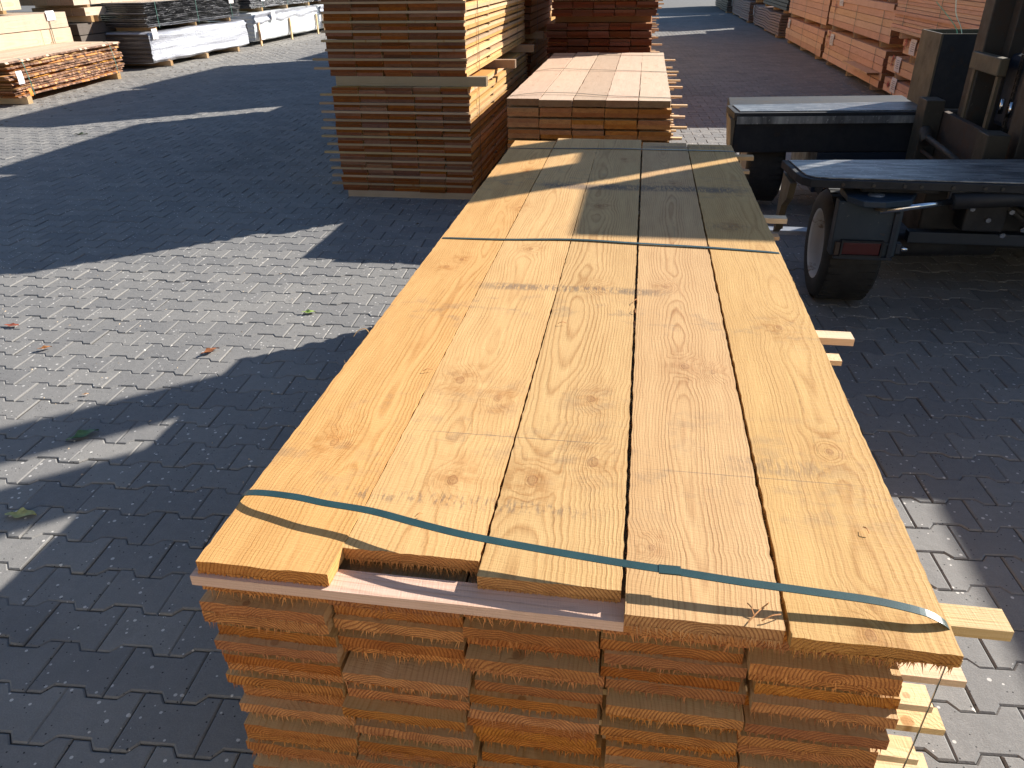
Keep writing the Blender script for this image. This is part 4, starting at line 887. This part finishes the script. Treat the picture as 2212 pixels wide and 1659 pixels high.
part('kingpin_block', BLUE, B(1.64, 1.79, 2.93, 3.05, 0.633, 0.661), 0.003)
part('pivot_pin', MASTM, lambda mb: mb.lathe((1.70, 2.83, 0.575), 'z', [(0, 0.03), (0.027, 0.03)], 24))
part('piston_rod', CHROME, lambda mb: mb.tube([(1.69, 2.82, 0.571), (1.99, 2.845, 0.617)], 0.0145, 20))
part('cylinder_barrel', DKBODY, lambda mb: mb.tube([(1.99, 2.845, 0.617), (2.5, 2.90, 0.645)], 0.036, 20))
part('axle_bolt', CHROME, lambda mb: mb.tube([(1.835, 2.87, 0.384), (1.862, 2.87, 0.384)], 0.012, 6))
part('bolt_lug', BLUE, B(1.81, 1.835, 2.862, 2.90, 0.36, 0.41), 0.004)
part('axle', DKBODY, lambda mb: mb.tube([(1.75, 3.19, 0.295), (2.4, 3.3, 0.295)], 0.06, 14))
part('sunlit_strip', LITSTRIP, B(1.20, 1.75, 3.62, 3.70, 0.20, 0.225), 0.002)  # pale bar standing in for a strip of sunlit ground
# mast
def col_box(x0, x1, y0, y1, z0, z1): return B(x0, x1, y0, y1, z0, z1, 'z')
part('mast_rail', MASTM, col_box(2.50, 2.66, 4.30, 4.44, 0.25, 3.9), 0.006)
part('mast_rail', MASTM, col_box(2.50, 2.66, 3.55, 3.70, 0.25, 2.24), 0.006)
part('inner_rail', MASTM, col_box(2.60, 2.70, 4.20, 4.29, 0.25, 3.2), 0.004)
part('inner_rail', MASTM, col_box(2.60, 2.70, 3.78, 3.87, 0.25, 2.2), 0.004)
part('mast_back', DKBODY, col_box(2.72, 2.76, 3.56, 4.10, 0.3, 2.2))
part('mast_back', DKBODY, col_box(2.70, 2.85, 4.46, 4.95, 2.17, 2.35))
part('hose_post', MASTM, col_box(2.52, 2.68, 4.80, 5.06, 2.16, 4.2), 0.004)
part('hose_post_bracket', MASTM, B(2.52, 2.68, 4.44, 4.80, 2.18, 2.34), 0.004)
def chain(y, x, z0, z1):
    mb = MB(); n = int((z1-z0)/0.038)
    for k in range(n):
        z = z0+k*0.038
        mb.box(x-0.010, x+0.010, y-0.016, y-0.008, z, z+0.034, 'z'); mb.box(x-0.010, x+0.010, y+0.008, y+0.016, z, z+0.034, 'z'); mb.tube([(x, y-0.02, z+0.006), (x, y+0.02, z+0.006)], 0.009, 6)
    mb.build('chain', MASTM, sl_)
chain(4.04, 2.62, 0.50, 2.2); chain(3.90, 2.62, 0.50, 2.2)
part('cross_plate', TAN, B(2.47, 2.52, 3.95, 4.36, 1.005, 1.095), 0.006)
for y, yy in ((4.31, 4.35), (3.97, 4.0)):
    part('guide_strip', TAN, lambda mb: mb.box(2.49, 2.505, y, y+0.035, 0.72, 1.0, 'z'))
for y in (4.05, 3.93):
    part('chain_anchor', CHROME, lambda mb: mb.tube([(2.58, y, 0.80), (2.58, y, 0.88)], 0.012, 10))
part('carriage_plate', RUSTP, B(2.455, 2.495, 3.72, 4.72, 0.44, 0.735), 0.005)
part('fork_post', TAN2, col_box(2.34, 2.45, 4.52, 4.68, 0.2, 0.80), 0.005)
part('fork_post', TAN2, col_box(2.34, 2.45, 3.52, 3.66, 0.2, 0.78), 0.005)
part('tilt_rod', MASTM, lambda mb: mb.tube([(2.36, 4.50, 0.60), (2.36, 4.1, 0.585), (2.36, 3.85, 0.575)], 0.018, 12))
part('tilt_rod_knuckle', MASTM, lambda mb: mb.tube([(2.36, 4.42, 0.57), (2.36, 4.50, 0.63)], 0.035, 14))
part('tilt_rod', RUSTP, lambda mb: mb.tube([(2.38, 4.6, 0.50), (2.38, 4.2, 0.49)], 0.012, 10))
# tall open steel box on deck B
def obox(mb):
    x0, x1, y0, y1, z0, z1, t = 2.44, 2.82, 4.84, 5.24, 0.705, 1.15, 0.012
    mb.box(x0, x0+t, y0, y1, z0, z1); mb.box(x1-t, x1, y0, y1, z0, z1); mb.box(x0+t, x1-t, y0, y0+t, z0, z1); mb.box(x0+t, x1-t, y1-t, y1, z0, z1); mb.box(x0+t, x1-t, y0+t, y1-t, z0, z0+t)
part('tool_box', TAN, obox)
part('box_face', DKBODY, B(2.452, 2.82, 4.834, 4.839, 0.71, 1.145))
# engine hood, counter block and cab beyond the frame
part('engine_hood', BLUE, B(2.62, 4.6, 2.73, 4.6, 0.715, 1.10), 0.03)
part('hydraulic_tank', BLUE, B(2.58, 3.12, 3.30, 3.90, 1.11, 1.695), 0.02)
part('tank_cowl', BLUE, B(2.48, 3.16, 3.35, 3.95, 1.70, 2.27), 0.02)
part('cab', BLUE, B(5.0, 6.2, 2.8, 4.3, 0.6, 2.4), 0.05)
part('cab_floor', DKBODY, B(4.6, 6.2, 2.8, 5.3, 0.25, 0.6), 0.02)
GLASS = simple('dark_glass', (0.02, 0.025, 0.03), 0.05)
part('cab_window', GLASS, B(4.994, 4.999, 2.95, 4.15, 1.4, 2.25)); part('cab_window', GLASS, B(5.1, 6.1, 2.794, 2.799, 1.4, 2.25))
for wy in (3.2, 4.9): part('tyre', RUBBER, lambda mb: mb.lathe((5.8, wy, 0.3), 'x', [(0, 0.001), (0, 0.15), (0.0, 0.26), (0.03, 0.29), (0.2, 0.29), (0.23, 0.26), (0.23, 0.001)], 32))
# strap offcuts and a rag in the box (things of their own)
GRN = simple('mint_strap', (0.22, 0.62, 0.42), 0.35, 0, 0.1); BLR = simple('blue_cloth', (0.03, 0.16, 0.22), 0.6, 0, 0.3)
mb = MB(); ribbon(mb, smooth_path([(2.62, 5.0, 1.02), (2.585, 5.03, 1.16), (2.52, 5.06, 1.24), (2.44, 5.08, 1.32)], 4), 0.014, 0.002); tag(mb.build('strap_offcut', GRN), 'mint green strap offcut leaning out of the tall steel box to the left', 'strap')
mb = MB(); ribbon(mb, smooth_path([(2.64, 4.98, 1.02), (2.60, 5.0, 1.17), (2.56, 5.03, 1.25), (2.545, 5.06, 1.35)], 4), 0.012, 0.002); tag(mb.build('strap_offcut', simple('pale_strap', (0.55, 0.68, 0.62), 0.3)), 'pale grey strap offcut standing upright in the tall steel box', 'strap')
mb = MB(); mb.grid(lambda u, v: (2.66+0.17*u, 4.82+0.06*v+0.01*math.sin(u*9), 1.152+0.02*math.sin(u*5+v*4)-(0.05*v*v if v > 0.5 else 0)), 10, 6); tag(mb.build('rag', BLR), 'blue rag hanging over the rim of the tall steel box', 'rag')

# ---------------------------------------------------------------- litter
def leaf(x, y, c, s_, ang, lab, cat='leaf', name='leaf', curl=0.4):
    mb = MB(); ca, sa = math.cos(ang), math.sin(ang); q = random.Random(int(x*1000))
    n = 14
    def f(u, v):
        a = (u-0.5)*2; wdt = (1-a*a)**0.6*0.36*(1+0.25*math.sin(u*17)); b_ = (v-0.5)*2*wdt
        X, Y = a*s_, b_*s_; return (x+X*ca-Y*sa, y+X*sa+Y*ca, 0.004+s_*curl*(abs(b_)*0.8+0.22*math.sin(u*9+v*3)+0.22))
    mb.grid(f, n, 4); o = mb.build(name, simple(name+'_mat', c, 0.55, 0, 0.35, 60)); return tag(o, lab, cat)
GP = lambda px, py: None
leaf(-1.42, 1.40, (0.09, 0.17, 0.07), 0.058, 0.9, 'curled grey-green leaf on the pavers at the left')
leaf(-1.31, 0.93, (0.42, 0.40, 0.14), 0.052, 0.15, 'yellow-green shrivelled leaf on the pavers near the left edge')
leaf(-1.02, 2.645, (0.30, 0.42, 0.08), 0.038, 0.2, 'small bright green leaf beside the nearest pack')
leaf(-1.30, 2.15, (0.30, 0.11, 0.04), 0.045, 1.0, 'brown curled leaf at the edge of the shadow on the pavers')
leaf(-2.10, 2.08, (0.45, 0.18, 0.05), 0.032, 0.6, 'small orange leaf in a paver joint on the left')
leaf(-2.45, 2.30, (0.30, 0.07, 0.03), 0.04, 0.05, 'reddish brown strip of bark on the sunlit pavers', 'bark', 'bark_strip', 0.2)
leaf(-1.62, 1.70, (0.50, 0.30, 0.16), 0.016, 0.3, 'tiny tan wood chip in the streaky shadow', 'wood chip', 'wood_chip')
leaf(-5.4, 7.0, (0.07, 0.09, 0.03), 0.07, 0.3, 'small dark leaf in the sunlit wedge far left')
for k in range(60):   # twigs and crumbs blown against the left row
    pass
cr = MB()
for k in range(420):
    y = random.uniform(7.0, 24); x = -7.4+random.gauss(0, 0.5)+0.1*(y-9)*-0.1; s_ = random.uniform(0.008, 0.03)
    a = random.random()*3
    cr.quad([(x-s_*math.cos(a), y-s_*math.sin(a), 0.004), (x+s_*0.3, y-s_*0.3, 0.006), (x+s_*math.cos(a), y+s_*math.sin(a), 0.005), (x-s_*0.3, y+s_*0.4, 0.012)])
for k in range(90):
    x = random.uniform(-6, 2.6); y = random.uniform(4, 20); s_ = random.uniform(0.006, 0.018); a = random.random()*3
    cr.quad([(x-s_*math.cos(a), y-s_*math.sin(a), 0.004), (x+s_*0.3, y-s_*0.3, 0.006), (x+s_*math.cos(a), y+s_*math.sin(a), 0.005), (x-s_*0.3, y+s_*0.4, 0.012)])
for k in range(150):
    x = random.uniform(-3.6, -0.3); y = random.uniform(0.9, 3.2); s_ = random.uniform(0.003, 0.007); a = random.random()*3
    cr.quad([(x-s_*math.cos(a), y-s_*math.sin(a), 0.004), (x+s_*0.3, y-s_*0.3, 0.005), (x+s_*math.cos(a), y+s_*math.sin(a), 0.004), (x-s_*0.3, y+s_*0.4, 0.008)], mi=1)
o = cr.build('litter', [simple('crumbled_leaf', (0.10, 0.07, 0.04), 0.8, 0, 0.5, 5), simple('pale_chips', (0.55, 0.42, 0.28), 0.8)]); o['kind'] = 'stuff'

# loose splinters and curls on and around the near pack
sp = MB()
for (x, y, ln, a) in [(0.80, 0.005, 0.05, 0.9), (0.815, -0.002, 0.03, 0.5), (0.79, 0.01, 0.02, 1.9), (0.62, 1.06, 0.03, 1.2), (0.621, 1.0, 0.025, 1.7), (0.19, 0.62, 0.02, 0.4), (0.98, 0.2, 0.015, 2.0), (0.45, 0.9, 0.02, 0.2), (0.3, 0.14, 0.014, 0.7)]:
    c, s_ = math.cos(a)*ln/2, math.sin(a)*ln/2; z = 0.8035
    ribbon(sp, smooth_path([(x-c, y-s_, z), (x, y, z+0.004), (x+c, y+s_, z+0.001)], 3), 0.0016, 0.0008, (0.3, 0.8, 0.2))
o = sp.build('splinters', simple('loose_splinter', (0.50, 0.22, 0.07), 0.8)); o['kind'] = 'stuff'
mb = MB(); ribbon(mb, smooth_path([(0.002, 0.80, 0.796), (-0.012, 0.81, 0.803), (-0.028, 0.803, 0.80), (-0.036, 0.79, 0.79)], 4), 0.002, 0.001, (0, 0.9, 0.3)); mb.build('torn_fibre', GOLDTOP, main)

# ---------------------------------------------------------------- unseen packs added behind the photographer (to bounce warm light on the near pack's end)
BOUNCEB = simple('bounce_board_white', (0.66, 0.60, 0.50), 0.6, 0, 0.05)
for k in range(3):
    for j in range(4):
        row_pack(f'added bounce-light board pack {["bottom", "lower middle", "upper middle", "top"][j]} in the {["left", "middle", "right"][k]} column behind the viewpoint', -3.6+k*3.1, -0.6+k*3.1, -3.6, -2.5, 0.08+j*0.68, 0.60, 6, BOUNCEB, ncol=14, straps=0)

# groups for repeats
for o in list(col.objects):
    if o.parent or 'category' not in o or 'group' in o: continue
    x, y = o.location.x, o.location.y
    if o['category'] == 'timber pack':
        o['group'] = ('added bounce-light packs behind the viewpoint' if y < -1 else 'timber packs stacked along the right row' if x > 2 else 'timber packs stacked along the left row' if x < -6 else
                      'plank packs stacked in the middle of the yard')
    elif o['category'] == 'wrapped pack': o['group'] = 'wrapped packs on the ground along the left row'
    elif o['category'] == 'leaf': o['group'] = 'fallen leaves on the paving'
    elif o['category'] == 'strap': o['group'] = 'strap offcuts in the steel box'
